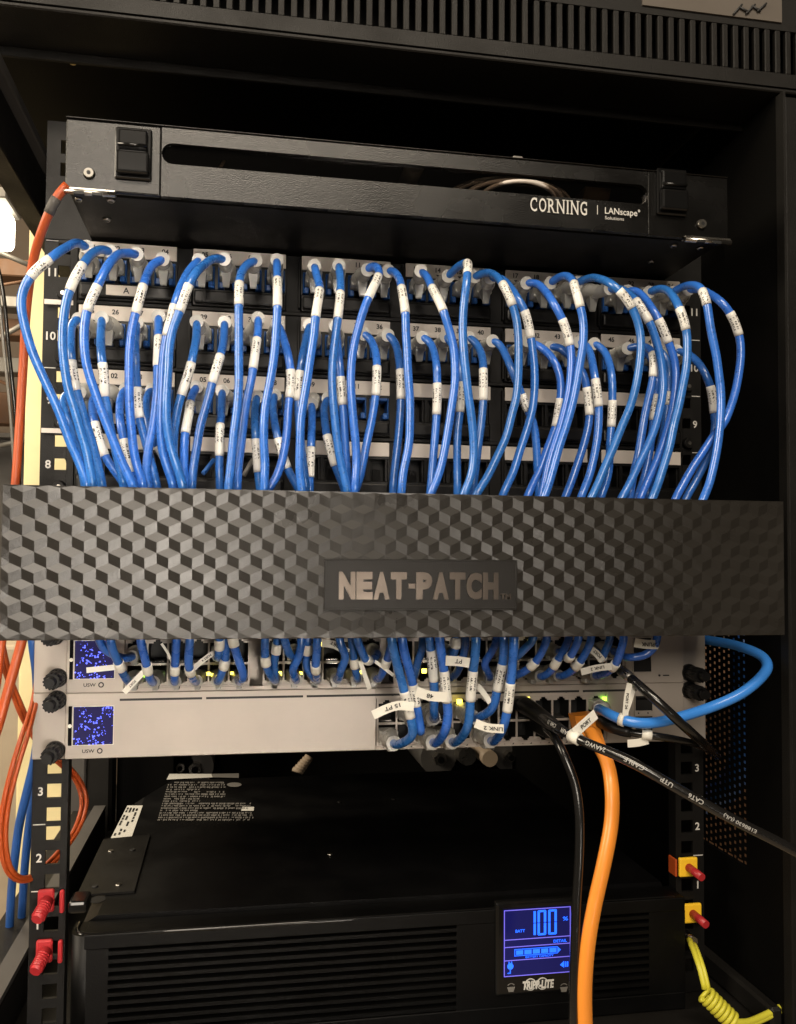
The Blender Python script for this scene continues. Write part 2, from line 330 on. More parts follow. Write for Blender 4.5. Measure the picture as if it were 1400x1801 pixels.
# ================================================================== cabinet
def cabinet():
    C = thing('rack_cabinet', 'black steel equipment rack cabinet enclosing all the gear', 'rack cabinet', (0, .25, -.045))
    Z0, Z1 = -.045, .74; Yf = -.06
    # floor pan, roof, rear wall, right wall
    b = MB('cabinet'); b.box(-.30, .30, -.055, .62, -.0435, -.037); b.build('base_pan', C)
    b = MB('inner'); b.box(-.30, .30, -.02, .62, .662, .668); b.build('roof_panel', C)
    b = MB('inner', 'greypad', 'steel', 'beigep', 'gold')
    b.box(-.15, .30, .60, .61, Z0, .662)
    b.box(-.25, -.17, .50, .54, -.03, .66, mi=0)
    for px, py, r in ((345, 1342, .014), (320, 1340, .010), (765, 1326, .015), (885, 1322, .013)):
        p = at(px, py, .52); b.cyl((p.x, .60, p.z), (p.x, .50, p.z), r*1.7, mi=1); b.cyl((p.x, .50, p.z), (p.x, .488, p.z), r*.62, mi=2, n=6, smooth=False)
        b.cyl((p.x, .488, p.z), (p.x, .484, p.z), r*.3, mi=0)
    p = at(815, 1324, .5); b.cyl((p.x, .6, p.z), (p.x, .48, p.z), .013, mi=2, n=10, smooth=False)
    p = at(850, 1325, .5); b.cyl((p.x, .6, p.z), (p.x, .47, p.z), .011, mi=3)
    for k in range(6):
        p = at(515+k*4.2, 1352-k*4.5, .45); q = at(533+k*3.2, 1359-k*4.5, .45); b.cyl(p, q, .0028, mi=3, n=8)
    b.build('rear_panel', C)
    # right side wall: perforated sheet, real holes
    b = MB('inner'); X = .272
    ys, ye, zs, ze = -.017, .048, .062, .33; px_ = .0062; pz = .0054
    ny = int((ye-ys)/px_); nz = int((ze-zs)/pz)
    for i in range(ny):
        for j in range(nz):
            y = ys+i*px_; z = zs+j*pz+(pz/2 if i % 2 else 0); cyy = y+px_/2; cz = z+pz/2
            o = [b.b.verts.new((X, yy, zz)) for yy, zz in ((y, z), (y+px_, z), (y+px_, z+pz), (y, z+pz))]
            rr = .00155; inn = [b.b.verts.new((X, cyy+rr*math.cos(t), cz+rr*math.sin(t))) for t in [-PI*3/4+k*PI/2+0 for k in range(4)]]
            for k in range(4): b.b.faces.new((o[k], o[(k+1) % 4], inn[(k+1) % 4], inn[k]))
    b.box(X, X+.003, -.0555, ys, -.036, .66); b.box(X, X+.003, ye+.001, .60, -.036, .66)
    b.box(X, X+.003, ys, ye, ze+.0005, .66); b.box(X, X+.003, ys, ye, -.036, zs-.0005)
    b.build('side_panel', C)
    # front posts (right one shows), and left post out of view at the back
    b = MB('cabinet', 'steel'); b.box(.2755, .34, Yf+.0005, -.022, Z0, .632, bev=.002); b.box(.2715, .2733, Yf-.004, Yf+.004, Z0, .632, mi=0)
    for py in (1325, 1355, 1418, 1460):
        p = at(1386, py, Yf); b.box(p.x-.0006, p.x+.0006, Yf-.0012, Yf, p.z-.0012, p.z+.0012, mi=1)
    b.build('front_post', C)
    b = MB('cabinet', 'greypad', 'inner'); xa = at(120, 1400, .42).x; xb = at(150, 1400, .42).x; xc = at(300, 1400, .42).x
    b.box(xa, xb, .42, .45, Z0, .66, mi=1, bev=.002); b.box(xb+.0005, xb+.03, .42, .46, Z0, .66, mi=0, bev=.004); b.box(xb+.031, xc, .455, .46, Z0, .66, mi=2); b.build('rear_post', C)  # grey slab has the lit tone of the post put into its colour
    # side beams, left (open side) : top and bottom
    b = MB('cabinet', 'greypad')
    b.box(-.285, -.268, Yf+.001, .40, .560, .597, mi=0, bev=.001); b.box(-.2852, -.262, Yf+.001, .40, .5985, .607, mi=1, bev=.001)  # grey cap carries the brightness of the lit edge in its colour
    b.build('top_side_beam', C)
    b = MB('cabinet', 'greypad')
    q = atx(30, 1590, -.27)
    b.box(-.30, -.262, -.2, .40, -.044, -.004, bev=.002)
    b.box(-.275, -.262, -.2, .40, -.0035, .0005, mi=1)
    b.build('bottom_side_beam', C)
    # right floor rail going back
    b = MB('cabinet', 'greypad'); b.box(.262, .2712, -.0555, .40, -.0365, -.020, bev=.002); b.build('bottom_side_beam', C)
    # header: fascia with slots, lip, screws
    zb = .6357
    b = MB('cabinet')
    # fascia as a grid with real slots
    slot0 = at(186+0, 0, Yf).x; x0, x1 = -.40, .40; p = .00835; zt = zb+.0115; ztop = zb+.0435
    b.box(x0, x1, Yf, Yf+.004, zb+.0015, zt); b.box(x0, x1, Yf, Yf+.004, ztop, .80)
    n = int((x1-x0)/p); xs = -.1945
    b.box(x0, xs, Yf, Yf+.004, zt, ztop)
    k = 0
    while xs+k*p < x1:
        b.box(xs+k*p+.0042, xs+(k+1)*p, Yf, Yf+.004, zt, ztop, bev=.0006); k += 1
    b.build('header_fascia', C)
    b = MB('inner'); b.box(x0, x1, Yf+.03, Yf+.034, zb+.004, .80); b.build('header_backing', C)
    b = MB('cabinet', 'gold', 'inner')
    b.box(x0, x1, Yf+.0005, Yf+.042, zb-.002, zb+.001, bev=.0008); b.box(x0, x1, Yf+.0425, Yf+.0455, zb-.0075, zb+.001, mi=0, bev=.0006)
    for px, py in ((128, 106), (1247, 217)):
        q = atz(px, py, zb-.0022); b.cyl((q.x, q.y, zb-.002), (q.x, q.y, zb-.0045), .0035, .0022, mi=1, n=16)
    b.build('header_lip', C)
    # faded sticker on the header
    a = at(1130, 0, Yf-.001); c = at(1375, 30, Yf-.001)
    b = MB('greypad', 'ink'); b.box(a.x, c.x, Yf-.0012, Yf-.0002, at(1130, 8, Yf).z-.001, .78)
    for (u0, v0, u1, v1) in ((1290, 25, 1305, 8), (1300, 12, 1318, 22), (1312, 24, 1328, 8), (1322, 10, 1338, 20), (1332, 20, 1348, 6)):
        q0 = at(u0, v0, Yf-.0022); q1 = at(u1, v1, Yf-.0022); b.cyl(q0, q1, .0008, mi=1, n=6)
    st = b.build('faded_sticker', C)
    return C
CAB = cabinet()
M['stick2'] = mat('faded_sticker_vinyl', (.10, .085, .07), .5, var=.1)
for o in CAB.children:
    if o.name == 'faded_sticker': o.data.materials[0] = M['stick2']

# blue bundle outside the perforated panel
P = smooth_path([atx(1303, 1100, .36), atx(1304, 1200, .36), atx(1304, 1270, .36), atx(1302, 1330, .36), atx(1292, 1375, .36), atx(1270, 1400, .36), atx(1240, 1420, .36)], .02)
b = MB('dblue'); b.tube(P, .010, n=12); b.tube([p+Vector((.012, .020, .004)) for p in P], .008, n=12); tag(b.build('cable_bundle'), 'blue cable run glimpsed through the perforated side panel', 'cable')
b = MB('wood'); b.box(.50, .85, .10, .9, -.95, .12, bev=.003); tag(b.build('cardboard_box'), 'brown box glimpsed through the lower perforated side panel', 'box')

# mounting rails with numbers
def rail(sgn):
    x0, x1 = (-.2465, -.2232) if sgn < 0 else (.2232, .2465); hx = sgn*.2325
    T = thing('mounting_rail', 'black numbered square-hole mounting rail on the left side' if sgn < 0 else 'black numbered square-hole mounting rail on the right side', 'rack rail', (hx, 0, -.036), 'rack mounting rails')
    b = MB('black', 'wink'); zb, zt = -.036, 13.4*U; h = .0048
    zs = []
    for u in range(0, 14):
        for d in (-.0159, 0, .0159):
            z = u*U+d
            if zb+.01 < z < zt-.01: zs.append(z)
    b.box(x0, hx-h, 0, .0022, zb, zt); b.box(hx+h, x1, 0, .0022, zb, zt)
    prev = zb
    for z in zs: b.box(hx-h, hx+h, 0, .0022, prev, z-h); prev = z+h
    b.box(hx-h, hx+h, 0, .0022, prev, zt)
    # returning flange
    xr = x1 if sgn < 0 else x0
    b.box(xr-(.002 if sgn < 0 else 0), xr+(0 if sgn < 0 else .002), .0023, .010, zb, zt)
    b.build('perforated_face', T)
    b = MB('wink')
    for u in range(1, 13):
        b.text(str(u), (sgn*.2410, -.0004, u*U), .0058, centre=True, bold=.02)
        b.box(sgn*.2455 if sgn > 0 else -.2455, sgn*.2375, -.0003, -.0001, (u+.5)*U-.0003, (u+.5)*U+.0003) if sgn < 0 else b.box(.2375, .2455, -.0003, -.0001, (u+.5)*U-.0003, (u+.5)*U+.0003)
    b.build('unit_numbers', T)
    return T
rail(-1); rail(1)

# ================================================================== fibre housing (top)
def fibre_housing():
    z0, z1 = 12*U-.0215, 12*U+.0218; Yf = -.080
    T = thing('fibre_housing', 'black fibre optic housing with smoked window above the patch panels', 'fibre housing', (0, 0, z0))
    b = MB('black', 'steel', 'dark')
    b.box(-.2135, .2135, -.072, .22, z0+.0008, z0+.0024); b.box(-.2135, .2135, -.066, .22, z1-.003, z1-.001)
    b.box(-.2150, -.2136, -.072, .22, z0+.0008, z1-.001); b.box(.2136, .2150, -.072, .22, z0+.0008, z1-.001); b.box(-.2135, .2135, .05, .052, z0+.003, z1-.004, mi=2)
    b.box(-.246, -.2151, -.002, -.0004, z0, z1); b.box(.2151, .246, -.002, -.0004, z0, z1)
    for px, py in ((138, 350), (195, 352), (188, 386), (1185, 432), (1232, 436), (1145, 460)):
        q = atz(px, py, z0+.0005); b.cyl((q.x, q.y, z0+.0008), (q.x, q.y, z0-.0006), .0028, .0020, mi=1, n=14)
        b.box(q.x-.0014, q.x+.0014, q.y-.0003, q.y+.0003, z0-.0010, z0-.0005, mi=2)
    b.build('chassis', T)
    # front cover: black metal with long rounded window
    b = MB('wrinkle', 'steel'); wz0, wz1 = z0+.0205, z0+.0335; wx0, wx1 = -.1605, .158; y0, y1 = Yf, Yf+.004
    b.box(-.2165, wx0, y0, y1, z0, z1, bev=.0012, seg=2); b.box(wx1, .2165, y0, y1, z0, z1, bev=.0004, seg=1)
    b.box(wx0, wx1, y0+.0002, y1, z0+.0004, wz0); b.box(wx0, wx1, y0+.0002, y1, wz1, z1-.0004)
    for sx, xx in ((1, wx0), (-1, wx1)):       # round ends of the window
        for k in range(8):
            a0 = k*PI/8; a1 = (k+1)*PI/8; r = (wz1-wz0)/2; zc = (wz0+wz1)/2
            f = lambda a: (xx+sx*(r-r*math.sin(a)), zc+r*math.cos(a))
            p, q = f(a0), f(a1); b.prism([(xx, p[1]), p, q, (xx, q[1])], y0+.0003, y1)
    b.box(-.2165, .2165, y0-.0008, y0+.012, z1, z1+.0008, bev=.0003)
    cov = b.build('front_cover', T)
    b = MB('smoke'); b.box(wx0, wx1, y1-.0012, y1-.0002, wz0-.0004, wz1+.0004); b.build('window_pane', cov)
    # screws with big washers on cover corners
    for px, py in ((157, 306), (1233, 395)):
        p = at(px, py, Yf); b = MB('dullsteel', 'dark')
        b.cyl((p.x, Yf-.0002, p.z), (p.x, Yf-.0022, p.z), .0036, .0028, n=18); b.cyl((p.x, Yf-.0022, p.z), (p.x, Yf-.0024, p.z), .0013, mi=1, n=6); b.build('screw', cov)
    # latches
    for px, py, in ((234, 268), (1184, 336)):
        p = at(px, py, Yf-.003); b = MB('gloss', 'dark')
        b.box(p.x-.0108, p.x+.0108, Yf-.0022, Yf-.0002, p.z-.0158, p.z+.0158, bev=.0008)
        b.box(p.x-.0098, p.x+.0098, Yf-.0062, Yf-.0022, p.z-.0140, p.z+.0002, bev=.0018, seg=3)
        b.box(p.x-.0085, p.x+.0085, Yf-.0048, Yf-.0022, p.z+.0008, p.z+.0135, bev=.0012, seg=2)
        b.cyl((p.x-.0085, Yf-.0052, p.z+.0035), (p.x+.0085, Yf-.0052, p.z+.0035), .0011, n=10)
        b.build('latch', cov)
    # hinges
    for xa, xb in ((-.2180, -.1870), (.1840, .2180)):
        b = MB('steel', 'dark'); b.box(xa, xb, Yf-.0012, Yf+.004, z0-.0012, z0+.0012, bev=.0004)
        b.cyl((xa, Yf-.0006, z0-.0016), (xb, Yf-.0006, z0-.0016), .0017, n=12)
        for k in range(2): xx = xa+(xb-xa)*(.33+.34*k); b.box(xx-.003, xx+.003, Yf-.0026, Yf+.001, z0-.0036, z0-.0018, mi=1)
        b.build('hinge', T)
    # lettering
    b = MB('wink'); q = at(931, 371, Yf-.0006); e = at(1034, 376, Yf-.0006)
    cw = (e.x-q.x)/sum((1, 1.08, 1, 1.1, .55, 1.1, 1)); xx = q.x; hh = .0093
    for c, wdt in zip('CORNING', (1, 1.08, 1, 1.1, .55, 1.1, 1)):
        w_ = cw*wdt; iw = cw*.17 if c == 'I' else w_*.78; ox = xx+(w_-iw)/2
        b.text(c, (ox, Yf-.0006, q.z), hh*(.8 if c in 'xx' else 1), w=iw, bold=.008)
        def sf(cx, top): b.box(cx-cw*.17, cx+cw*.17, Yf-.0007, Yf-.0005, q.z+(hh-.00055 if top else 0), q.z+(hh if top else .00055))
        if c == 'I': sf(ox+iw/2, 1); sf(ox+iw/2, 0)
        if c == 'N': sf(ox+cw*.02, 1); sf(ox+cw*.05, 0); sf(ox+iw-cw*.05, 1)
        if c == 'R': sf(ox+cw*.05, 0); sf(ox+cw*.0, 1); sf(ox+iw, 0)
        if c in 'CG': b.box(ox+iw-cw*.09, ox+iw-cw*.01, Yf-.0007, Yf-.0005, q.z+hh*.70, q.z+hh*.97)
        xx += w_
    q = at(1051, 377, Yf-.0006); b.box(q.x-.0002, q.x+.0002, Yf-.0006, Yf-.0004, q.z, q.z+.0062)
    q = at(1064, 378, Yf-.0006); e = at(1126, 383, Yf-.0006); b.text('LANscape°', (q.x, Yf-.0006, q.z-.0005), .0060, w=e.x-q.x, bold=.01)
    q = at(1064, 384, Yf-.0006); b.text('Solutions', (q.x, Yf-.0006, q.z-.0006), .0023, w=.0135)
    b.build('lettering', cov)
    # inside: coiled fibre, adapter plates, lock, tags
    b = MB('strip', 'steel', 'tape', 'beigep')
    for k in range(7):
        cx = .072+.004*math.sin(k*2); r = .024+.0022*k
        P = [Vector((cx+r*1.15*math.cos(t), -.035+.002*k-.018*math.sin(t), z0+.021+.0012*k+.0075*math.sin(t))) for t in [2*PI*i/40 for i in range(41)]]
        b.tube([p+Vector((0, -.026, .001)) for p in P], .0012, n=6, cap=False)
    b.build('coiled_fibre', T); b = MB('beigep', 'steel', 'tape', 'beigep')
    p = at(1047, 331, -.055); b.cyl((p.x-.009, -.05, p.z), (p.x+.010, -.05, p.z), .0085, mi=3, n=18)
    b.build('fibre_reel', T); b = MB('duct', 'steel')
    p = at(728, 289, -.062); b.cyl((p.x, -.066, p.z), (p.x, -.04, p.z), .0075, mi=0); b.box(p.x-.002, p.x+.002, -.068, -.0665, p.z-.004, p.z+.004, mi=1)
    b.build('lock_knob', T); b = MB('duct', 'steel', 'tape', 'beigep')
    for px, py in ((408, 258), (395, 282)):
        p = at(px, py, -.05); q = at(px-9, py+14, -.05); b.cyl(p, q, .0012, mi=3, n=6)
    for px in (590, 660, 800, 910): p = at(px, 290, -.03); b.box(p.x-.004, p.x+.004, -.032, -.028, p.z-.006, p.z+.006, mi=0, bev=.001)
    for k in range(12): xx = -.13+.012*k; b.box(xx, xx+.008, -.02, .01, z0+.012, z0+.026, mi=0, bev=.001)
    b.build('splice_holder', T)
    b = MB('yellow', 'tape')
    for px, py, m in ((480, 356, 1), (512, 357, 0)):
        p = at(px, py, -.0765); b.box(p.x-.006, p.x+.006, -.077, -.0745, p.z-.0010, p.z+.0012, mi=m)
    b.build('paper_tag', T)
fibre_housing()

# ================================================================== patch panels
MX = [-.222+.0764*i for i in range(6)]
def portx(n): n -= 1; return MX[n//4]+.0164*(n % 4+.5)
ROWZ = {k: v*U+.0032 for k, v in {1: 11, 2: 10, 3: 9, 4: 8, 11: 11, 10: 10, 9: 9, 8: 8}.items()}   # port centre
def panel(top, bot, label, letter):
    T = thing('patch_bay', label, 'patch panel', (0, 0, bot*U-U/2), 'rack patch panels')
    z0, z1 = bot*U-.0218, top*U+.0219
    b = MB('black', 'steel')
    for sx in (-1, 1):
        xa, xb, xc = sx*.2365, sx*.2285, sx*(.2236 if sx < 0 else .2266)
        b.box(xb, xc, -.0035, -.0006, z0, z1, bev=.0003); pz = z0
        for zz in sorted([r*U for r in (top, bot)]+[r*U+.0159 for r in (top, bot)]):
            b.box(xa, xb, -.0034, -.0007, pz, zz-.0040); pz = zz+.0040
            for k in range(5):       # rounded inner end of the slot
                a0 = k*PI/10; b.box(xb-sx*.0001, xb+sx*.0016*(1-math.cos(a0)), -.0034, -.0007, zz+.0040*math.sin(a0)-.0004, zz+.0040) if k else None
        b.box(xa, xb, -.0034, -.0007, pz, z1)
    b.box(-.2236, .2266, .008, .035, z0, z1)
    for r in (top, bot):
        b.box(-.2236, .2266, -.0045, .008, r*U-.0221, r*U-.0192, bev=.0005)
    for i in range(7):
        x = (-.2236 if i == 0 else MX[i]-.0110 if i < 6 else .2255); x2 = MX[0] if i == 0 else (MX[i] if i < 6 else .2266)
        b.box(x+.0002, x2-.0002, -.0032, .008, z0+.0002, z1-.0002, bev=.0004)
        if 0 < i < 6:
            for r in (top, bot): b.box(x2-.0022, x2-.0006, -.0062, -.003, r*U-.017, r*U+.019, bev=.0003)
    for sx in (-1, 1):
        for r in (top, bot):
            b.cyl((sx*.2325, -.0036, r*U-.0159), (sx*.2325, -.0068, r*U-.0159), .0046, .0036, n=16); b.cyl((sx*.2325, -.0068, r*U-.0159), (sx*.2325, -.0070, r*U-.0159), .0016, n=6, mi=1)
    b.build('frame', T)
    for r in (top, bot):
        for i in range(6):
            x = MX[i]; w = .0655; zc = ROWZ[r]; zl = r*U
            b = MB('plastic', 'dark')
            # face with four openings
            hw, hz0, hz1 = .0072, zc-.0098, zc+.0062
            b.box(x, x+w, -.0050, .0075, zl-.0188, hz0, bev=.0006)
            b.box(x+.001, x+w-.001, -.0085, -.0052, zl-.0175, hz0-.0018, bev=.0014, seg=2)
            b.box(x, x+w, -.0050, .0075, hz1, zl+.0105)
            for k in range(5):
                xa = x if k == 0 else x+.0164*(k-.5)+hw; xb = x+.0164*(k+.5)-hw if k < 4 else x+w
                if k == 4: xa = x+.0164*3.5+hw
                b.box(xa, xb, -.0050, .0075, hz0, hz1)
            b.box(x+.0002, x+w-.0002, .0076, .0079, zl-.018, zl+.0185, mi=1)
            b.box(x, x+w, -.0050, .0075, zl+.0105, zl+.0205)
            mod = b.build('port_module', T)
            # label strip with printed numbers
            b = MB('strip', 'ink'); b.box(x+.0002, x+w-.0002, -.0062, -.0052, zl+.0112, zl+.0213, bev=.0002)
            nums = r in (11, 10) or (r == 9 and i < 3)
            for k in range(4):
                if nums:
                    n = i*4+k+1+(24 if r == 10 else 0)
                    b.text('%02d' % n, (x+.0164*(k+.5), -.0065, zl+.0172), .0036, mi=1, centre=True, bold=.03)
                    if r == 11: b.prism([(x+.0164*(k+.5)-.0016, zl+.0138), (x+.0164*(k+.5)+.0016, zl+.0138), (x+.0164*(k+.5), zl+.0122)], -.0065, -.0063, mi=1)
            b.build('label_strip', mod)
            for k in range(4):
                xc = x+.0164*(k+.5); blue = r in (11, 10) or (r == 9 and i < 3)
                if r == 8 or (r == 9 and not blue):
                    b = MB('plastic', 'dark'); b.box(xc-hw+.0003, xc-hw+.0016, -.003, .006, hz0+.0002, hz1-.0002); b.box(xc+hw-.0016, xc+hw-.0003, -.003, .006, hz0+.0002, hz1-.0002)
                    b.hexa([(xc-.0035, .004, hz0+.0003), (xc+.0035, .004, hz0+.0003), (xc+.0035, .0065, hz0+.0003), (xc-.0035, .0065, hz0+.0003), (xc-.0025, .001, hz0+.009), (xc+.0025, .001, hz0+.009), (xc+.0025, .0035, hz0+.009), (xc-.0025, .0035, hz0+.009)])
                    b.build('empty_port', mod); continue
                b = MB('jack', 'dark')
                b.box(xc-hw+.0002, xc-.0060, -.0075, .006, hz0+.0002, hz1-.0002, bev=.0005); b.box(xc+.0060, xc+hw-.0002, -.0075, .006, hz0+.0002, hz1-.0002, bev=.0005)
                b.box(xc-.0060, xc+.0060, -.0070, .006, hz1-.0022, hz1-.0003, bev=.0004); b.box(xc-.0060, xc-.0028, -.0078, .006, hz0+.0003, hz0+.0048, bev=.0005); b.box(xc+.0028, xc+.0060, -.0078, .006, hz0+.0003, hz0+.0048, bev=.0005)
                b.build('jack', mod)
    if letter:
        b = MB('strip', 'ink'); zl = top*U; b.box(-.2035, -.1775, -.0098, -.0088, zl-.0165, zl-.0095, bev=.0002)
        b.text(letter, (-.190, -.0100, zl-.013), .0042, mi=1, centre=True, bold=.02); b.build('letter_label', T)
        b = MB('strip'); b.box(-.2450, -.2260, -.0042, -.0038, (top-.5)*U-.0012, (top-.5)*U+.0020); b.build('edge_label', T)
panel(11, 10, 'black 48-port patch panel with filled blue jacks, directly under fibre housing', 'A')
panel(9, 8, 'lower black patch panel, right half of its ports empty, blank label strips', 'B')

# ================================================================== cables
DEF = {1: -.076, 2: -.063, 3: -.052}
def lab_range(P, a, b):
    q = [pj(p) for p in P]
    f = lambda c: min(range(len(q)), key=lambda i: (q[i][0]-c[0])**2+(q[i][1]-c[1])**2)
    i, j = f(a), f(b); return (min(i, j), max(i, j))
def plug(T, port, tip, dirn, scale=1.0, down=True, m='boot'):
    """RJ45 plug body + oval boot from the port to where the cable leaves"""
    port = Vector(port); d = tip-port
    b = MB(m, 'tab')
    s = scale
    bx = port+Vector((0, -.006, 0))
    b.box(port.x-.0056*s, port.x+.0056*s, port.y-.010, port.y+.004, port.z-.0042*s, port.z+.0038*s, bev=.0009, seg=2)
    C = [port+Vector((0, -.008, 0)), port+Vector((0, -.014, 0))+d*.12, port.lerp(tip, .72), tip]
    P = smooth_path(C, .0016); n = len(P)
    rs = [(.0058-.0019*(i/(n-1))**.9)*s+(.00025 if (i//2) % 2 and i > n*.25 else 0) for i in range(n)]
    b.tube(P, rs, n=16)
    t = (P[-1]-P[-2]).normalized(); b.tube([tip-t*.001, tip+t*.0010], .0045*s, n=16)
    if down:      # latch tongue hanging below the boot
        a = port.lerp(tip, .45)+Vector((0, 0, -.0045*s)); w = .0021*s
        h = .0085*s
        b.hexa([(a.x-w, a.y-.0030, a.z-h), (a.x+w, a.y-.0030, a.z-h), (a.x+w, a.y-.0018, a.z-h-.0006), (a.x-w, a.y-.0018, a.z-h-.0006),
                (a.x-w*1.6, a.y-.0055, a.z+.001), (a.x+w*1.6, a.y-.0055, a.z+.001), (a.x+w*1.6, a.y+.003, a.z+.001), (a.x-w*1.6, a.y+.003, a.z+.001)], mi=1)
    else:
        a = port.lerp(tip, .4)+Vector((0, 0, -.004*s)); b.box(a.x-.002, a.x+.002, a.y-.004, a.y+.004, a.z-.004, a.z, mi=1, bev=.0006)
    b.build('boot', T)
def cable(row, port, pts, lab, desc, ym=None, lift=0, mj='jacket', r=.00272, y0=-.046, yend=None):
    ym = DEF[row] if ym is None else ym
    C = []; n = len(pts)
    cum = [0]
    for i in range(1, n): cum.append(cum[-1]+math.dist(pts[i], pts[i-1]))
    for i, (x, y) in enumerate(pts):
        f = min(1, cum[i]/75); Y = y0+(ym-y0)*(f*f*(3-2*f))
        if yend is not None: g = max(0, (i/(n-1)-.5)*2); Y += (yend-Y)*g
        C.append(at(x, y, Y))
    e = C[-1]; C.append(e+Vector((0, .012, -.022))); C.append(e+Vector((0, .030, -.036)))
    pp = Vector((portx(port if row == 1 else port-24 if row == 2 else port), -.006, ROWZ[row]))
    tip = C[0]; d0 = (tip-pp).normalized()
    C = [tip-d0*.006+Vector((0, .001, 0))]+C
    P = relax(smooth_path(C), 4)
    T = thing('patch_cable', desc, 'patch cable', pp, 'blue patch cables dropping from the patch panels')
    b = MB(mj); b.tube(P, r, n=16); b.build('jacket', T)
    plug(T, pp, tip, d0)
    if lab:
        i, j = lab_range(P, *lab)
        if j-i < 3: j = i+3
        b = MB('wrap'); b.tube(P[i:j+1], r*1.10, n=18); b.build('wrap_label', T)
ROW1 = {
1: ([(153,435),(140,427),(115,436),(88,455),(57,482),(40,512),(37,535),(44,575),(58,622),(80,672),(102,720),(125,782),(140,815),(154,856)], ((86,457),(51,490))),
2: ([(194,443),(182,438),(165,444),(146,465),(130,492),(118,525),(111,570),(110,605),(113,640),(120,684),(131,719),(141,755),(152,791),(163,854)], ((145,467),(121,511))),
3: ([(240,447),(216,445),(191,465),(172,502),(155,540),(149,570),(148,605),(153,645),(168,692),(181,728),(195,764),(209,800),(225,835),(234,854)], ((172,503),(150,549))),
4: ([(286,456),(270,464),(259,482),(252,502),(240,545),(232,579),(228,614),(227,666),(228,719),(231,755),(238,809),(252,856)], ((252,503),(237,554))),
5: ([(350,458),(336,472),(321,498),(309,530),(298,570),(291,600),(286,640),(284,690),(282,740),(286,795),(305,858)], ((306,538),(294,590))),
6: ([(394,456),(380,454),(361,464),(343,482),(332,501),(316,548),(305,575),(298,609),(296,650),(293,700),(293,740),(300,785),(322,858)], ((332,501),(315,548))),
7: ([(450,458),(437,463),(426,477),(421,498),(420,537),(420,573),(420,620),(420,680),(416,729),(411,765),(408,800),(404,836),(401,866)], ((421,497),(420,538))),
8: ([(487,458),(487,473),(488,492),(488,539),(487,565),(484,609),(479,650),(471,692),(466,720),(464,750),(464,780),(466,812),(464,866)], ((488,492),(488,539))),
9: ([(553,468),(557,485),(562,501),(561,520),(555,558),(552,592),(547,622),(541,665),(535,700),(529,739),(528,775),(527,811),(528,843),(532,866)], ((563,511),(555,558))),
10: ([(596,467),(598,485),(599,508),(594,560),(590,592),(586,625),(584,660),(585,695),(588,730),(592,766),(597,802),(605,838),(611,866)], ((599,516),(594,561))),
11: ([(646,475),(652,468),(660,467),(667,476),(663,492),(648,524),(638,550),(630,578),(623,605),(618,640),(617,680),(619,710),(622,745),(626,785),(627,815),(623,866)], ((666,487),(648,524))),
12: ([(683,477),(691,476),(701,488),(706,506),(713,551),(714,583),(716,619),(718,660),(721,700),(721,740),(720,775),(716,800),(709,832),(706,868)], ((706,506),(713,551))),
13: ([(740,477),(750,484),(756,498),(763,512),(780,547),(788,574),(796,601),(800,636),(800,675),(795,712),(788,757),(780,802),(771,837),(756,874)], ((761,506),(780,547))),
14: ([(788,486),(796,477),(810,466),(822,462),(822,482),(819,511),(815,547),(814,583),(816,619),(821,670),(825,703),(830,739),(833,775),(833,811),(827,843),(814,874)], ((823,461),(821,485))),
15: ([(834,487),(852,479),(869,483),(881,495),(891,512),(902,538),(909,565),(912,601),(912,640),(911,670),(908,700),(900,730),(891,766),(875,802),(855,843),(836,874)], ((885,500),(902,537))),
16: ([(862,489),(878,488),(893,500),(911,526),(923,547),(934,595),(937,619),(940,650),(940,687),(936,722),(926,758),(914,794),(903,830),(882,876)], ((922,546),(934,596))),
17: ([(926,498),(941,497),(959,512),(975,536),(989,562),(1003,607),(1005,629),(1004,655),(1001,687),(995,714),(986,749),(976,780),(966,812),(959,847),(952,878)], ((989,562),(1004,607))),
18: ([(968,498),(980,488),(996,485),(1007,493),(1013,512),(1021,541),(1026,566),(1026,602),(1020,640),(1012,687),(1005,718),(996,749),(984,785),(974,821),(964,856),(955,880)], ((1011,499),(1021,541))),
19: ([(1016,497),(1034,489),(1057,491),(1079,502),(1093,515),(1109,536),(1120,561),(1127,593),(1126,629),(1122,660),(1116,690),(1106,722),(1094,749),(1080,785),(1064,821),(1050,856),(1038,880)], ((1088,511),(1112,541))),
20: ([(1071,508),(1090,508),(1108,519),(1121,532),(1142,566),(1151,589),(1160,621),(1165,656),(1166,690),(1161,716),(1153,749),(1139,785),(1121,821),(1105,856),(1090,882)], ((1119,528),(1142,566))),
21: ([(1103,512),(1116,510),(1134,525),(1148,545),(1159,562),(1176,603),(1184,625),(1189,655),(1187,690),(1182,722),(1175,749),(1161,794),(1143,838),(1124,882)], ((1157,559),(1176,603))),
22: ([(1141,514),(1157,507),(1173,510),(1185,523),(1195,542),(1207,580),(1209,612),(1207,647),(1201,678),(1194,714),(1185,749),(1178,785),(1167,821),(1157,853),(1145,884)], ((1195,542),(1207,580))),
23: ([(1183,514),(1196,506),(1216,501),(1232,506),(1238,518),(1244,537),(1248,567),(1253,594),(1259,621),(1264,656),(1268,696),(1267,740),(1262,785),(1255,821),(1246,856),(1233,886)], ((1235,513),(1244,537))),
24: ([(1210,510),(1228,508),(1248,517),(1268,531),(1284,550),(1300,590),(1303,621),(1300,653),(1293,690),(1284,719),(1273,745),(1255,767),(1237,794),(1219,821),(1201,853),(1185,884)], ((1285,551),(1300,590))),
}
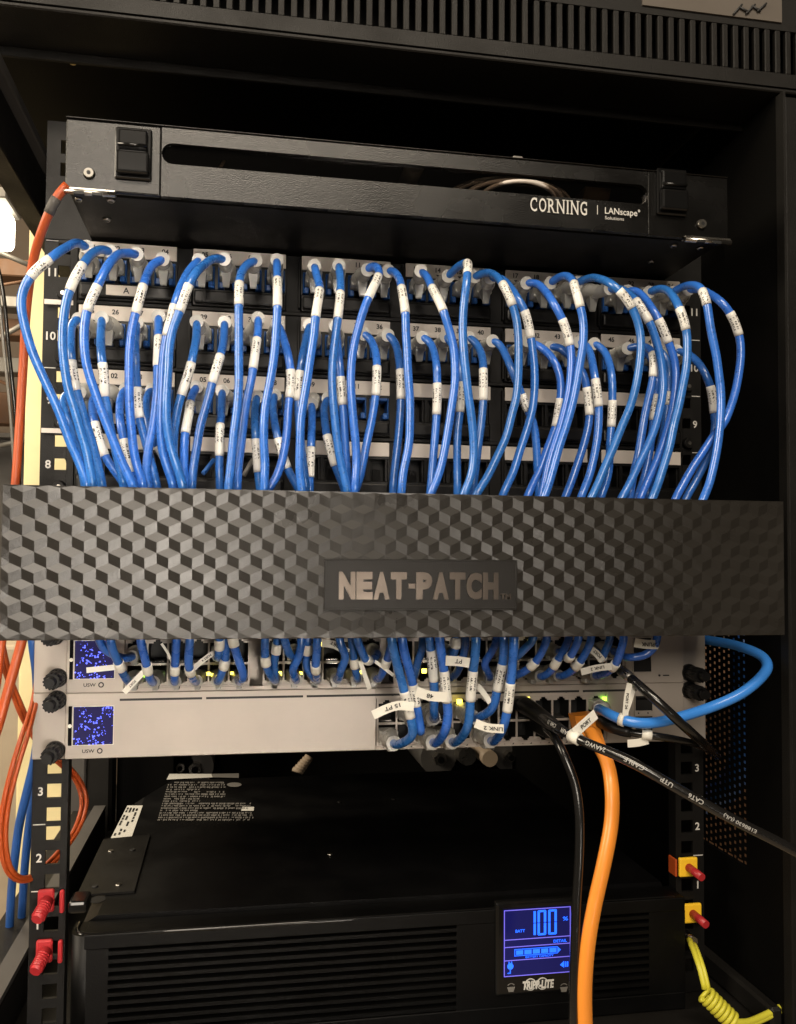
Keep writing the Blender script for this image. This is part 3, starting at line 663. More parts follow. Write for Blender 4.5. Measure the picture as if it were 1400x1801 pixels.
Y1 = {1: -.078, 2: -.080, 3: -.082, 5: -.071, 6: -.079, 8: -.078, 9: -.080, 14: -.080, 15: -.074, 16: -.068, 17: -.072, 18: -.080, 19: -.079, 20: -.076, 21: -.069, 22: -.080, 23: -.082, 24: -.072}
POSD = {1: 'bowing far out over the yellow post', 2: 'beside the left rail', 3: 'with a printed white wrap', 4: 'left of the letter A strip end', 5: 'mostly behind its neighbour', 6: 'crossing in front of its neighbour'}
def ordw(n): return '%02d' % n
for n in sorted(ROW1):
    pts, lab = ROW1[n]
    cable(1, n, pts, lab, 'blue patch cable plugged into port %02d of the top row' % n, ym=Y1.get(n, -.076))
ROW2 = {
25: ([(139,562),(131,563),(126,573),(124,596),(125,628),(129,660),(134,687),(141,710),(152,746),(163,782),(172,817),(180,856)], ((125,632),(134,687))),
26: ([(179,560),(178,572),(177,600),(179,632),(183,660),(184,698),(189,719),(193,750),(203,790),(218,856)], ((181,642),(184,698))),
27: ([(240,568),(238,590),(238,625),(239,657),(241,682),(245,735),(253,765),(262,800),(276,857)], ((240,682),(245,735))),
28: ([(279,557),(279,570),(279,598),(277,644),(277,670),(276,694),(273,720),(270,747),(262,783),(259,810),(257,836),(262,858)], ((279,595),(277,643))),
29: ([(346,566),(346,580),(345,597),(341,617),(335,645),(319,695),(312,720),(308,747),(305,783),(306,810),(311,836),(318,860)], ((337,641),(320,694))),
30: ([(395,568),(394,591),(390,617),(386,630),(373,674),(367,699),(359,726),(352,751),(347,783),(342,810),(337,862)], ((387,626),(373,674))),
31: ([(454,560),(454,580),(452,597),(445,648),(442,668),(437,690),(432,715),(428,747),(424,783),(420,815),(417,864)], ((452,596),(446,648))),
32: ([(488,570),(494,582),(503,610),(509,636),(512,665),(509,700),(507,721),(505,757),(501,787),(496,811),(485,842),(470,864)], ((510,647),(509,700))),
33: ([(545,572),(541,588),(537,605),(532,628),(527,660),(525,705),(526,740),(530,790),(538,860)], ((529,654),(525,705))),
34: ([(590,574),(593,598),(596,627),(599,664),(603,712),(605,739),(607,775),(609,811),(611,846),(611,866)], ((599,664),(603,712))),
35: ([(640,588),(647,591),(655,603),(661,621),(663,645),(661,690),(657,721),(652,748),(646,775),(639,811),(632,843),(623,868)], ((663,646),(661,694))),
36: ([(682,590),(688,593),(696,605),(701,627),(704,651),(705,702),(704,730),(701,766),(696,811),(692,846),(691,870)], ((704,651),(705,702))),
37: ([(743,594),(751,596),(758,605),(764,621),(768,645),(769,675),(768,729),(766,757),(763,793),(760,829),(756,872)], ((769,675),(768,729))),
38: ([(784,592),(796,606),(806,635),(810,673),(809,725),(806,748),(804,784),(804,829),(804,874)], ((810,673),(809,725))),
39: ([(824,594),(832,598),(842,611),(849,632),(850,655),(850,704),(848,730),(845,757),(841,784),(837,820),(830,874)], ((850,652),(850,704))),
40: ([(866,600),(875,602),(884,614),(893,633),(904,660),(915,688),(927,718),(938,745),(943,780),(945,821),(947,880)], ((920,696),(927,722))),
41: ([(928,600),(943,606),(959,616),(973,633),(983,654),(987,682),(985,703),(977,751),(970,770),(961,794),(952,821),(938,850),(925,880)], ((985,702),(977,751))),
42: ([(968,611),(981,609),(995,620),(1012,637),(1026,658),(1032,682),(1037,730),(1035,749),(1026,785),(1014,821),(1003,853),(992,880)], ((1032,680),(1037,730))),
43: ([(1018,602),(1030,606),(1038,622),(1043,645),(1047,668),(1053,715),(1053,740),(1051,767),(1045,803),(1036,839),(1020,880)], ((1047,667),(1053,715))),
44: ([(1045,605),(1053,608),(1063,618),(1071,637),(1076,664),(1077,705),(1075,751),(1073,776),(1072,810),(1069,839),(1055,880)], ((1077,705),(1075,751))),
45: ([(1104,613),(1120,609),(1137,610),(1147,619),(1150,640),(1149,663),(1145,683),(1141,700),(1134,731),(1128,767),(1122,803),(1114,835),(1106,880)], ((1149,620),(1149,663))),
46: ([(1128,616),(1143,624),(1151,645),(1154,670),(1153,695),(1149,740),(1143,790),(1133,840),(1119,882)], ((1153,695),(1149,742))),
47: ([(1152,614),(1165,620),(1173,636),(1176,662),(1176,695),(1173,720),(1165,770),(1152,820),(1135,882)], ((1175,690),(1174,716))),
48: ([(1189,617),(1203,619),(1219,629),(1232,643),(1242,661),(1250,680),(1256,726),(1258,745),(1255,770),(1241,812),(1224,846),(1203,884)], ((1249,678),(1256,726))),
}
Y2 = {28: -.067, 30: -.066, 38: -.060, 40: -.060, 43: -.068, 45: -.070, 46: -.058, 47: -.055, 48: -.064, 41: -.062, 42: -.063}
for n in sorted(ROW2):
    pts, lab = ROW2[n]
    cable(2, n, pts, lab, 'blue patch cable plugged into port %02d of the second row' % n, ym=Y2.get(n, -.063), mj='jacket' if n % 3 else 'jacket2')
ROW3 = {
1: ([(140,690),(122,690),(112,700),(112,716),(118,737),(126,762),(138,800),(150,856)], None),
2: ([(178,690),(166,697),(162,712),(164,730),(168,750),(184,801),(195,819),(207,835),(221,857)], ((166,746),(184,801))),
3: ([(222,684),(214,694),(211,712),(212,746),(218,773),(231,830),(237,844),(243,858)], ((218,775),(231,830))),
4: ([(268,686),(261,692),(257,708),(258,730),(266,762),(281,790),(293,812),(302,836),(312,862)], ((279,786),(293,812))),
5: ([(346,681),(341,688),(336,702),(331,735),(325,768),(324,801),(324,836),(327,862)], ((335,710),(326,765))),
6: ([(391,688),(390,705),(389,730),(387,752),(386,802),(386,827),(387,864)], ((387,749),(386,803))),
7: ([(452,698),(449,715),(448,740),(449,762),(454,829),(455,845),(458,865)], ((450,773),(454,829))),
8: ([(483,695),(480,710),(481,728),(484,749),(489,772),(505,823),(515,843),(529,868)], ((487,770),(505,824))),
9: ([(548,712),(549,735),(548,757),(547,787),(545,839),(545,866)], ((547,786),(545,840))),
10: ([(577,701),(571,712),(571,735),(575,766),(589,818),(597,838),(608,868)], ((575,766),(589,818))),
}
Y3 = {5: -.0655, 8: -.058, 10: -.058}
for n in sorted(ROW3):
    pts, lab = ROW3[n]
    cable(3, n, pts, lab, 'blue patch cable plugged into port %02d of the third row' % n, ym=Y3.get(n, -.053), y0=-.034, mj='jacket' if n % 2 else 'jacket2')

# ================================================================== embossed cable manager
def manager():
    z0, z1 = 6.5*U-.04355, 6.5*U+.04355; Y = -.0990
    T = thing('cable_manager', 'dark cable manager cover embossed with a cube pattern across the rack', 'cable manager', (0, 0, z0))
    X0, X1 = -.2413, .2413
    # relief: stacked cubes
    w = .01335; a = .00303; h = .00122
    def H(kind): return {0: h, 1: h/2, 2: 0}[kind]
    b = MB('cover')
    cache = {}
    def clampv(x, z, hh):
        x = min(max(x, X0), X1); z = min(max(z, z0), z1); k = (round(x, 5), round(z, 5))
        if k not in cache: cache[k] = b.b.verts.new((x, Y-(hh if X0 < x < X1 and z0 < z < z1 else h*.6), z))
        return cache[k]
    lx0, lx1 = at(573, 1025, Y).x, at(905, 1025, Y).x; lz0, lz1 = at(700, 1070, Y).z, at(700, 987, Y).z
    rows = int((z1-z0)/(3*a))+3
    for j in range(-1, rows):
        for i in range(-1, int((X1-X0)/w)+3):
            cx = X0+.004+i*w+(w/2 if j % 2 else 0); cz = z0+j*3*a+.001
            V = {'c': (cx, cz, h), 'ur': (cx+w/2, cz+a, h/2), 'ul': (cx-w/2, cz+a, h/2), 'b': (cx, cz-2*a, h/2), 't': (cx, cz+2*a, 0), 'lr': (cx+w/2, cz-a, 0), 'll': (cx-w/2, cz-a, 0)}
            for q in (('c', 'ur', 't', 'ul'), ('c', 'b', 'lr', 'ur'), ('c', 'ul', 'll', 'b')):
                vs = []
                for k in q:
                    v = clampv(*V[k])
                    if v not in vs: vs.append(v)
                if len(vs) >= 3:
                    xs = [v.co.x for v in vs]; zz = [v.co.z for v in vs]
                    if max(xs)-min(xs) < 1e-5 or max(zz)-min(zz) < 1e-5: continue
                    mx_, mz_ = sum(xs)/len(xs), sum(zz)/len(zz)
                    try: b.b.faces.new(vs)
                    except ValueError: pass
    b.box(X0, X1, Y+.0002, Y+.003, z0+.0012, lz0-.003); b.box(X0, X1, Y+.0002, Y+.003, lz1+.003, z1-.0012); b.box(X0, X1, Y-h*.6+.0001, Y+.0065, z1-.0010, z1-.0001); b.box(X0, X1, Y-h*.6+.0001, Y+.0065, z0+.0001, z0+.0010)
    b.box(X0, lx0-.003, Y+.0002, Y+.003, lz0-.003, lz1+.003); b.box(lx1+.003, X1, Y+.0002, Y+.003, lz0-.003, lz1+.003)
    cov = b.build('cover', T)
    b = MB('plate')
    # sunken plate frame
    b.box(lx0, lx1, Y-h-.0003, Y+.0022, lz0, lz1)
    for (xa, xb, za, zc) in ((lx0-.0012, lx0, lz0, lz1), (lx1, lx1+.0012, lz0, lz1), (lx0-.0012, lx1+.0012, lz1, lz1+.0012), (lx0-.0012, lx1+.0012, lz0-.0012, lz0)):
        b.box(xa, xb, Y-h-.0006, Y+.0004, za, zc, bev=.0002)
    pl = b.build('logo_plate', T)
    b = MB('chrome'); q0 = at(595, 1054, Y); q1 = at(876, 1052, Y); hgt = at(700, 1005, Y).z-at(700, 1053, Y).z
    # condensed heavy letters laid one by one
    word = 'NEAT-PATCH'; wd = {'-': .5}; tot = sum(wd.get(c, 1) for c in word); W = q1.x-q0.x; x = q0.x
    for c in word:
        cw = W*wd.get(c, 1)/tot
        if c == '-': b.box(x+cw*.08, x+cw*.9, Y-.0024, Y-.0012, q0.z+hgt*.40, q0.z+hgt*.58)
        else: b.text(c, (x, Y-h-.0002, q0.z), hgt, w=cw*.95, bold=.065, thick=.0009)
        x += cw
    b.text('TM', (q1.x+.0008, Y-h-.0002, q0.z), .0036, w=.0066, bold=.03, thick=.0011)
    b.build('raised_letters', pl)
    # tray behind
    b = MB('plastic'); b.box(X0+.004, X1-.004, -.012, -.010, z0, z1-.004)
    b.box(X0, X0+.0025, -.0945, -.010, z0+.004, z1-.004); b.box(X1-.0025, X1, -.0945, -.010, z0+.004, z1-.004)
    b.box(X0+.003, X1-.003, -.012, -.0035, 6.5*U-.03, 6.5*U+.03)
    b.build('tray', T)
manager()

# ================================================================== switches
def rj_col(b, xc, zu, zl, Yf, up=True):
    """one RJ45 opening drawn as real recess pieces is cut by the surround; here dark cavity with stepped notch"""
def switch(u, ndcol, bx0, bx1, label, first):
    z0, z1 = u*U-.0221, u*U+.0221; Yf = -.0060
    T = thing('network_switch', label, 'network switch', (0, 0, z0), 'rack network switches')
    XL, XR = -.2246, .2268
    zp0, zp1 = u*U-.0195, u*U+.0145
    b = MB('alu', 'dark', 'ink')
    b.box(XL, bx0, Yf, .002, z0, z1, bev=.0005); b.box(bx1, XR, Yf, .002, z0, z1, bev=.0005)
    b.box(bx0+.0001, bx1-.0001, Yf+.0001, .002, z0+.0001, zp0); b.box(bx0+.0001, bx1-.0001, Yf+.0001, .002, zp1, z1-.0001)
    b.box(XL+.001, XR-.001, .0140, .24, z0+.0006, z1-.0006, mi=0); b.box(XL+.001, bx0-.0002, .0025, .0139, z0+.0006, z1-.0006); b.box(bx1+.0002, XR-.001, .0025, .0139, z0+.0006, z1-.0006)
    # vent slits along the top of the face
    xs = [(-.2246+.035, -.1345), (-.1318, -.0645), (-.0620, .0085), (.0110, .075), (.078, .142), (.145, .188)]
    for k, (xa, xb) in enumerate(xs): b.box(xa, xb, Yf-.0002, Yf+.0002, z1-.0057, z1-.0042, mi=2)
    # text
    b.text('USW', (-.2135, Yf-.0003, z0+.0040), .0024, w=.0080, mi=2, bold=.02)
    b.cyl((-.2020, Yf-.0002, z0+.0052), (-.2020, Yf-.0004, z0+.0052), .0019, mi=2, n=16)
    b.cyl((-.2020, Yf-.0004, z0+.0052), (-.2020, Yf-.0006, z0+.0052), .0011, mi=0, n=14)
    fb = b.build('faceplate', T)
    for xa, xb in ((-.2462, XL-.0003), (XR+.0003, .2462)):
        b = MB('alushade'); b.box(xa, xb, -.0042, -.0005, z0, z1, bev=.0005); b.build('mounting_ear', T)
    # touch screen
    b = MB('alu', 'dots', 'tape', 'gloss')
    xa, xb, za, zb = -.2195, -.1935, u*U-.0125, u*U+.0130
    b.box(xa-.0005, xb+.0005, Yf-.0006, Yf-.0001, za-.0005, zb+.0005, mi=2, bev=.0004, seg=2); b.box(xa, xb, Yf-.0010, Yf-.0006, za, zb, mi=1, bev=.0003)
    b.box(xa-.0034, xa-.0010, Yf-.0005, Yf-.0001, za-.0005, zb+.0005, mi=3, bev=.0002); b.cyl((xa-.0022, Yf-.0006, (za+zb)/2), (xa-.0022, Yf-.0009, (za+zb)/2), .0013, mi=2, n=12)
    b.build('touch_screen', T)
    # port blocks
    zm = (zp0+zp1)/2-.0010; pitch = .01385
    cols = []
    x = bx0+.0012
    for c in range(ndcol):
        if c and c % 6 == 0: x += (bx1-bx0-.0024-ndcol*pitch)/(max(1, ndcol//6-1))
        cols.append(x+pitch/2); x += pitch
    grp = [cols[i:i+6] for i in range(0, ndcol, 6)]
    for g in grp:
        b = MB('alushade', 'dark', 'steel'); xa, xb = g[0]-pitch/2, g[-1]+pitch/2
        b.box(xa, xb, .0125, .0135, zp0, zp1, mi=1)
        fr, bk = (Yf+.0004, Yf+.0016), (Yf+.00165, .012)
        for m_, (ya, yb) in ((0, fr), (1, bk)):
            b.box(xa, xb, ya, yb, zm-.0008, zm+.0008, mi=m_)
            for k in range(len(g)+1):
                xx = xa+k*pitch; b.box(xx-.0007, xx+.0007, ya+.0001, yb-.0001*m_, zp0+.0002, zp1-.0002, mi=m_)
            b.box(xa, xb, ya-.0001*(1-m_), yb, zp1-.0012, zp1-.0001, mi=m_); b.box(xa, xb, ya-.0001*(1-m_), yb, zp0+.0001, zp0+.0012, mi=m_)
        for xc in g:     # notches: corner blocks leave a stepped opening
            for s_, zt in ((1, zp1-.0013), (-1, zp0+.0013)):
                for sx in (-1, 1):
                    b.box(xc+sx*.0062, xc+sx*.0030, Yf+.0006, Yf+.0015, zt, zt-s_*.0024); b.box(xc+sx*.0030, xc+sx*.0017, Yf+.0007, Yf+.0015, zt, zt-s_*.0012)
                for k in range(8): b.box(xc-.0038+k*.00102, xc-.0034+k*.00102, Yf+.004, .011, zm+s_*.001, zm+s_*.0016, mi=2)
        b.build('port_block', T)
    return T, cols, zp0, zp1, zm
S1, cols1, p10, p11, zm1 = switch(5, 24, -.1870, .1790, 'pale aluminium switch crowded with blue cables just below the embossed cover', True)
S2, cols2, p20, p21, zm2 = switch(4, 12, -.0120, .1640, 'pale aluminium switch with blank left half, lower of the two', False)
def leds(T, pts, m, Y=-.0075):
    for px, py, s in pts:
        p = at(px, py, Y); b = MB(m); b.box(p.x-.0011*s, p.x+.0011*s, Y-.0006, Y+.0004, p.z-.0010*s, p.z+.0010*s, bev=.0004, seg=2); b.build('status_light', T)
leds(S1, [(255,1188,1.3),(283,1187,1)], 'led_g', -.009); leds(S1, [(367,1185,1.2),(374,1187,1),(408,1184,1),(491,1185,1.6),(567,1133,1.4),(529,1184,1),(598,1185,1.3),(632,1183,1.3),(746,1180,1.6),(930,1128,1.1)], 'led_y', -.020)
leds(S2, [(1063,1229,1.5),(1063,1239,1.5)], 'led_g'); leds(S2, [(808,1234,1.8),(811,1240,1.2),(914,1233,1.8),(919,1240,1.2),(928,1229,1.4)], 'led_y', -.012)
# sfp cages
def cage(T, px0, px1, py0, py1, Yf=-.0066, metal=True):
    a = at(px0, py0, Yf); c = at(px1, py1, Yf)
    b = MB('alu' if metal else 'steel', 'dark', 'gloss'); b.box(a.x, c.x, Yf-.0002, Yf+.0006, c.z, a.z, mi=1)
    for (xa, xb, za, zb) in ((a.x-.0006, a.x, c.z, a.z), (c.x, c.x+.0006, c.z, a.z), (a.x, c.x, c.z-.0006, c.z), (a.x, c.x, a.z, a.z+.0006)): b.box(xa, xb, Yf-.0006, Yf+.0004, za, zb)
    b.box(a.x+.001, c.x-.001, Yf-.0005, Yf-.0003, a.z-.003, a.z-.0012, mi=2)
    b.build('transceiver_cage', T)
cage(S1, 1114, 1145, 1122, 1148); cage(S1, 1114, 1145, 1153, 1181); cage(S2, 1117, 1147, 1224, 1250); cage(S2, 1117, 1147, 1260, 1284)
b = MB('alu', 'ink'); p = at(1131, 1254, -.0078); b.box(p.x-.0068, p.x+.0068, -.0080, -.0070, p.z-.0018, p.z+.0018)
for s_ in (-1, 1): b.cyl((p.x+s_*.0038, -.0080, p.z), (p.x+s_*.0038, -.0083, p.z), .0006, mi=1, n=8)
b.build('transceiver_bar', S2)
p = at(1160, 1188, -.0066); b = MB('ink'); b.cyl((p.x, -.0061, p.z), (p.x, -.0068, p.z), .0008, n=10); b.box(p.x+.003, p.x+.008, -.0066, -.0062, p.z-.0004, p.z+.0004); b.build('reset_button', S1)
# tiny port numbers / arrows
b = MB('ink')
for c in cols2:
    for z in (p21+.0018, p20-.0012): b.prism([(c+.003, z), (c+.0045, z), (c+.0045, z+.0011)], -.0064, -.0061)
    b.text('x', (c-.003, -.0063, p20-.0013), .0009)
b.build('port_markings', S2)

# black thumb nuts in the switch ears
for px, py, px2, py2, lab in ((96,1118,83,1126,'black knurled thumb nut peeking below the embossed cover at left'), (100,1193,74,1207,'black thumb nut on left ear of the upper switch'), (99,1232,71,1244,'black thumb nut at top of the lower switch left ear'), (96,1321,69,1336,'black thumb nut at bottom of the lower switch left ear'),
                              (1213,1183,1240,1192,'black thumb nut on right ear of the upper switch'), (1213,1214,1240,1226,'black thumb nut on right ear of the lower switch')):
    p = at(px, py, -.006); q = at(px2, py2, -.028)
    ax = (Vector((p.x, -.030, p.z))-Vector((p.x, -.0045, p.z)))
    T = thing('thumb_nut', lab, 'thumb nut', p, 'black thumb nuts holding the switches')
    b = MB('plastic'); base = Vector((p.x, -.0045, p.z)); s_ = 1 if px < 700 else 1
    b.cyl(base, base+Vector((0, -.003, 0)), .0066, .0062, n=24)
    n = 14
    for k in range(n):
        t = 2*PI*k/n; o = Vector((math.cos(t)*.0048, 0, math.sin(t)*.0048)); b.cyl(base+o+Vector((0, -.003, 0)), base+o+Vector((0, -.017, 0)), .0009, n=6)
    b.cyl(base+Vector((0, -.003, 0)), base+Vector((0, -.0172, 0)), .0052, .0049, n=20); b.build('knurled_head', T)
    b = MB('plastic'); b.cyl(base+Vector((0, -.0172, 0)), base+Vector((0, -.0235, 0)), .0036, .0033, n=16); b.build('stud_tip', T)

# ================================================================== lower blue cables
def ring(P, frac0, frac1, T, r, m='tape'):
    n = len(P); i = int(n*frac0); j = max(i+3, int(n*frac1)); b = MB(m); b.tube(P[i:j+1], r*1.2, n=18); return b.build('ring_label', T)
def ribbon(T, px, Y0, Y1, wd, txt=None, name='flag_label', th=None, rot=True):
    """paper flag along a pixel polyline, standing roughly parallel to the picture"""
    C = [at(x, y, Y0+(Y1-Y0)*i/(len(px)-1)) for i, (x, y) in enumerate(px)]
    P = smooth_path(C, .003) if len(C) > 2 else [C[0].lerp(C[1], k/6) for k in range(7)]
    b = MB('tape', 'ink'); L = []; R = []
    nrm = Vector((0, -1, 0))
    for i, p in enumerate(P):
        t = (P[min(i+1, len(P)-1)]-P[max(i-1, 0)]).normalized(); s_ = t.cross(nrm).normalized(); w = wd
        L.append((p+s_*w/2, p+s_*w/2+Vector((0, .0004, 0)))); R.append((p-s_*w/2, p-s_*w/2+Vector((0, .0004, 0))))
    for i in range(len(P)-1):
        b.hexa([L[i][1], L[i+1][1], R[i+1][1], R[i][1], L[i][0], L[i+1][0], R[i+1][0], R[i][0]])
    if txt:
        m = len(P)//2; t = (P[min(m+1, len(P)-1)]-P[m-1]); t.normalize()
        ex = t if t.x < 0 else -t
        if not rot: ex = -ex
        ez = -nrm.cross(ex) if False else ex.cross(Vector((0, 1, 0)))*-1
        if ex.cross(ez).y > 0: ez = -ez
        tot = sum((P[i+1]-P[i]).length for i in range(len(P)-1))
        b.text(txt, P[m]+Vector((0, -.0006, 0)), wd*.45, w=min(tot*.7, wd*.45*len(txt)*.8), ex=ex, ez=ez, mi=1, centre=True, bold=.02)
    return b.build(name, T)
LOW = 'short blue cables dropping into the switches'
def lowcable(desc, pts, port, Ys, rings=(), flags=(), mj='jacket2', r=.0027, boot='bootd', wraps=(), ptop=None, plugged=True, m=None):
    """pts: pixels from under the manager to the boot; Ys: depth at the first and last"""
    n = len(pts); C = []
    for i, (x, y) in enumerate(pts): C.append(at(x, y, Ys[0]+(Ys[1]-Ys[0])*i/(n-1)))
    C = [C[0]+Vector((0, .018, .030)), C[0]+Vector((0, .004, .014))]+C
    port = Vector(port)
    T = thing('patch_cable', desc, 'patch cable', port, LOW)
    tip = port+(Vector((0, -.030, 0)) if ptop is None else Vector(ptop))
    e = C[-1]
    C.append((e+tip)/2+Vector((0, -.002, -.0015))); C.append(tip); C.append(tip+(port-tip)*.25)
    P = relax(smooth_path(C, .0016), 4)
    b = MB(mj); b.tube(P, r, n=14); b.build('jacket', T)
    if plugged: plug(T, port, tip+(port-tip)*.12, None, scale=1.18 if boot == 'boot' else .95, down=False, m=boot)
    for f in rings:
        i = lab_range(P, f, f)[0]; b = MB('tape'); b.tube(P[max(0, i-2):i+3], r*1.22, n=16); b.build('ring_label', T)
    for (a, c) in wraps:
        i, j = lab_range(P, a, c); b = MB('wrap'); b.tube(P[i:j+1], r*1.10, n=16); b.build('wrap_label', T)
    for fl in flags: ribbon(T, *fl)
    return T
def pt(sw, px, row):
    cols, zl, zu = (cols1, zm1-.0082, zm1+.0086) if sw == 1 else (cols2, zm2-.0082, zm2+.0086)
    x = at(px, 1170 if sw == 1 else 1260, -.03).x; c = min(cols, key=lambda q: abs(q-x)); return (c, -.004, zu if row else zl)
W1 = ['first', 'second', 'third', 'fourth', 'fifth', 'sixth', 'seventh', 'eighth', 'ninth', 'tenth', 'eleventh', 'twelfth', 'thirteenth', 'fourteenth', 'fifteenth', 'sixteenth', 'seventeenth', 'eighteenth', 'nineteenth', 'twentieth', 'twenty-first', 'twenty-second', 'twenty-third', 'twenty-fourth', 'twenty-fifth', 'twenty-sixth', 'twenty-seventh', 'twenty-eighth', 'twenty-ninth', 'thirtieth', 'thirty-first', 'thirty-second']
low1 = [  # pts, port px,row, ring, flag
 ([(174,1124),(184,1142),(198,1150)], 215, 1, [], []),
 ([(194,1124),(199,1146),(207,1162)], 226, 0, [(214,1171)], [([(208,1173),(180,1176),(152,1179)], -.05, -.052, .0034, None)]),
 ([(247,1124),(252,1148),(257,1166)], 272, 0, [(259,1175)], [([(258,1176),(240,1195),(218,1218)], -.05, -.052, .0036, 'PORT')]),
 ([(310,1124),(309,1150),(308,1170)], 318, 0, [(309,1179)], [([(284,1132),(296,1150),(306,1176)], -.045, -.045, .0016, None)]),
 ([(334,1124),(332,1150),(332,1170)], 345, 0, [(336,1179)], [([(336,1180),(355,1163),(381,1144)], -.047, -.045, .0032, 'PORT 4')]),
 ([(386,1120),(386,1136),(384,1150)], 372, 1, [(386,1131)], []),
 ([(399,1124),(397,1150),(396,1164)], 400, 0, [(396,1166)], []),
 ([(409,1122),(416,1150),(428,1186)], 436, 0, [(411,1129)], []),
 ([(466,1122),(466,1150),(468,1170)], 478, 0, [(467,1164)], []),
 ([(488,1122),(486,1145),(482,1164)], 496, 0, [(487,1140)], []),
 ([(500,1124),(505,1140),(508,1148)], 512, 1, [], []),
 ([(530,1124),(525,1156),(515,1176)], 508, 0, [], []),
 ([(541,1124),(540,1150),(538,1168)], 545, 0, [(540,1140)], []),
 ([(558,1122),(557,1148),(555,1170)], 562, 0, [(555,1176)], []),
 ([(598,1130),(608,1156),(600,1176)], 590, 0, [], [([(566,1131),(588,1134),(612,1148)], -.055, -.06, .0050, '13 PORT')]),
 ([(618,1122),(621,1145),(623,1166)], 628, 0, [(623,1167)], [([(633,1162),(642,1188),(650,1212)], -.055, -.055, .0030, None)]),
 ([(628,1122),(636,1145),(643,1160)], 654, 1, [(646,1160)], [([(650,1157),(672,1172),(692,1188)], -.052, -.055, .0022, None)]),
 ([(690,1122),(686,1145),(681,1160)], 672, 0, [(684,1166)], []),
 ([(744,1130),(740,1150),(734,1166)], 726, 0, [], []),
 ([(802,1130),(800,1145),(794,1158)], 788, 1, [(800,1132)], []),
 ([(818,1122),(818,1140),(814,1156)], 806, 0, [], []),
 ([(874,1124),(864,1148),(852,1166)], 846, 0, [], []),
 ([(938,1124),(924,1140),(912,1152)], 902, 1, [], []),
 ([(962,1122),(953,1146),(942,1164)], 918, 0, [(936,1170)], []),
 ([(1001,1122),(992,1142),(981,1160)], 952, 0, [(973,1166)], []),
 ([(1018,1122),(1010,1142),(1002,1156)], 985, 1, [(1002,1156)], []),
 ([(1040,1122),(1033,1142),(1023,1160)], 988, 0, [(1014,1169)], []),
 ([(1073,1122),(1066,1142),(1058,1158)], 1040, 1, [(1058,1160)], [([(1040,1142),(1050,1150),(1060,1162)], -.056, -.056, .0048, 'PORT')]),
 ([(1097,1124),(1090,1148),(1085,1164)], 1058, 0, [(1080,1172)], [([(1076,1172),(1050,1175),(1022,1182)], -.062, -.062, .0046, 'LINK 2')]),
 ([(1156,1120),(1148,1142),(1130,1154),(1110,1156)], 1080, 1, [], [([(1116,1130),(1134,1133),(1158,1134)], -.066, -.062, .0062, 'UPLINK')]),
]
for k, (pts, ppx, row, rg, fl) in enumerate(low1):
    y = -.055-.006*((k*5) % 3)
    lowcable('%s blue cable from the left entering the upper pale switch' % W1[k], pts, pt(1, ppx, row), (y, y+.006), rings=rg, flags=fl, mj='jacket2')
low2 = [
 ([(688,1122),(694,1151),(702,1182),(711,1216),(722,1262),(726,1290)], (702,1294), 0, ((711,1217),(723,1263)), [([(656,1258),(680,1247),(700,1241),(728,1243)], -.083, -.084, .0056, '15 PT')], -.074, 'with a curled flag tag, leftmost into the lower pale switch'),
 ([(707,1122),(712,1151),(721,1182),(726,1204),(734,1250),(740,1286)], (726,1300), 1, ((725,1203),(733,1240)), [], -.070, 'hugging the leftmost one into the lower pale switch'),
 ([(755,1122),(758,1143),(763,1197),(764,1222),(763,1245)], (745,1262), 1, ((758,1144),(763,1197)), [([(732,1216),(756,1224),(786,1226)], -.080, -.079, .0062, '48')], -.070, 'with a broad tag marked 48, into the lower switch'),
 ([(773,1122),(776,1148),(781,1180),(786,1234),(788,1255),(785,1278)], (768,1292), 0, ((781,1181),(787,1236)), [], -.076, 'right of the tag marked 48, into the lower switch'),
 ([(837,1122),(835,1158),(832,1180),(827,1232),(826,1257),(823,1276)], (806,1268), 0, ((832,1181),(827,1232)), [([(784,1162),(806,1163),(826,1166)], -.078, -.079, .0062, 'PT')], -.076, 'standing alone in the middle, into the lower switch'),
 ([(886,1122),(885,1160),(874,1214),(868,1242)], (846,1262), 1, ((883,1166),(874,1215)), [([(840,1206),(853,1222),(862,1236)], -.06, -.06, .0036, None)], -.070, 'left of the close pair right of middle, lower switch'),
 ([(904,1122),(901,1172),(898,1201),(892,1251),(887,1272)], (858,1292), 0, ((898,1202),(891,1251)), [([(836,1272),(858,1280),(886,1282)], -.07, -.076, .0056, 'LINK 2')], -.079, 'right of the close pair right of middle, lower switch'),
]
for pts, pp, row, wr, fl, Y, d in low2:
    c = pt(2, pp[0], row)
    lowcable('bright blue cable '+d, pts, c, (Y, Y+.012), wraps=[wr], flags=fl, mj='jacket', r=.0030, boot='boot')
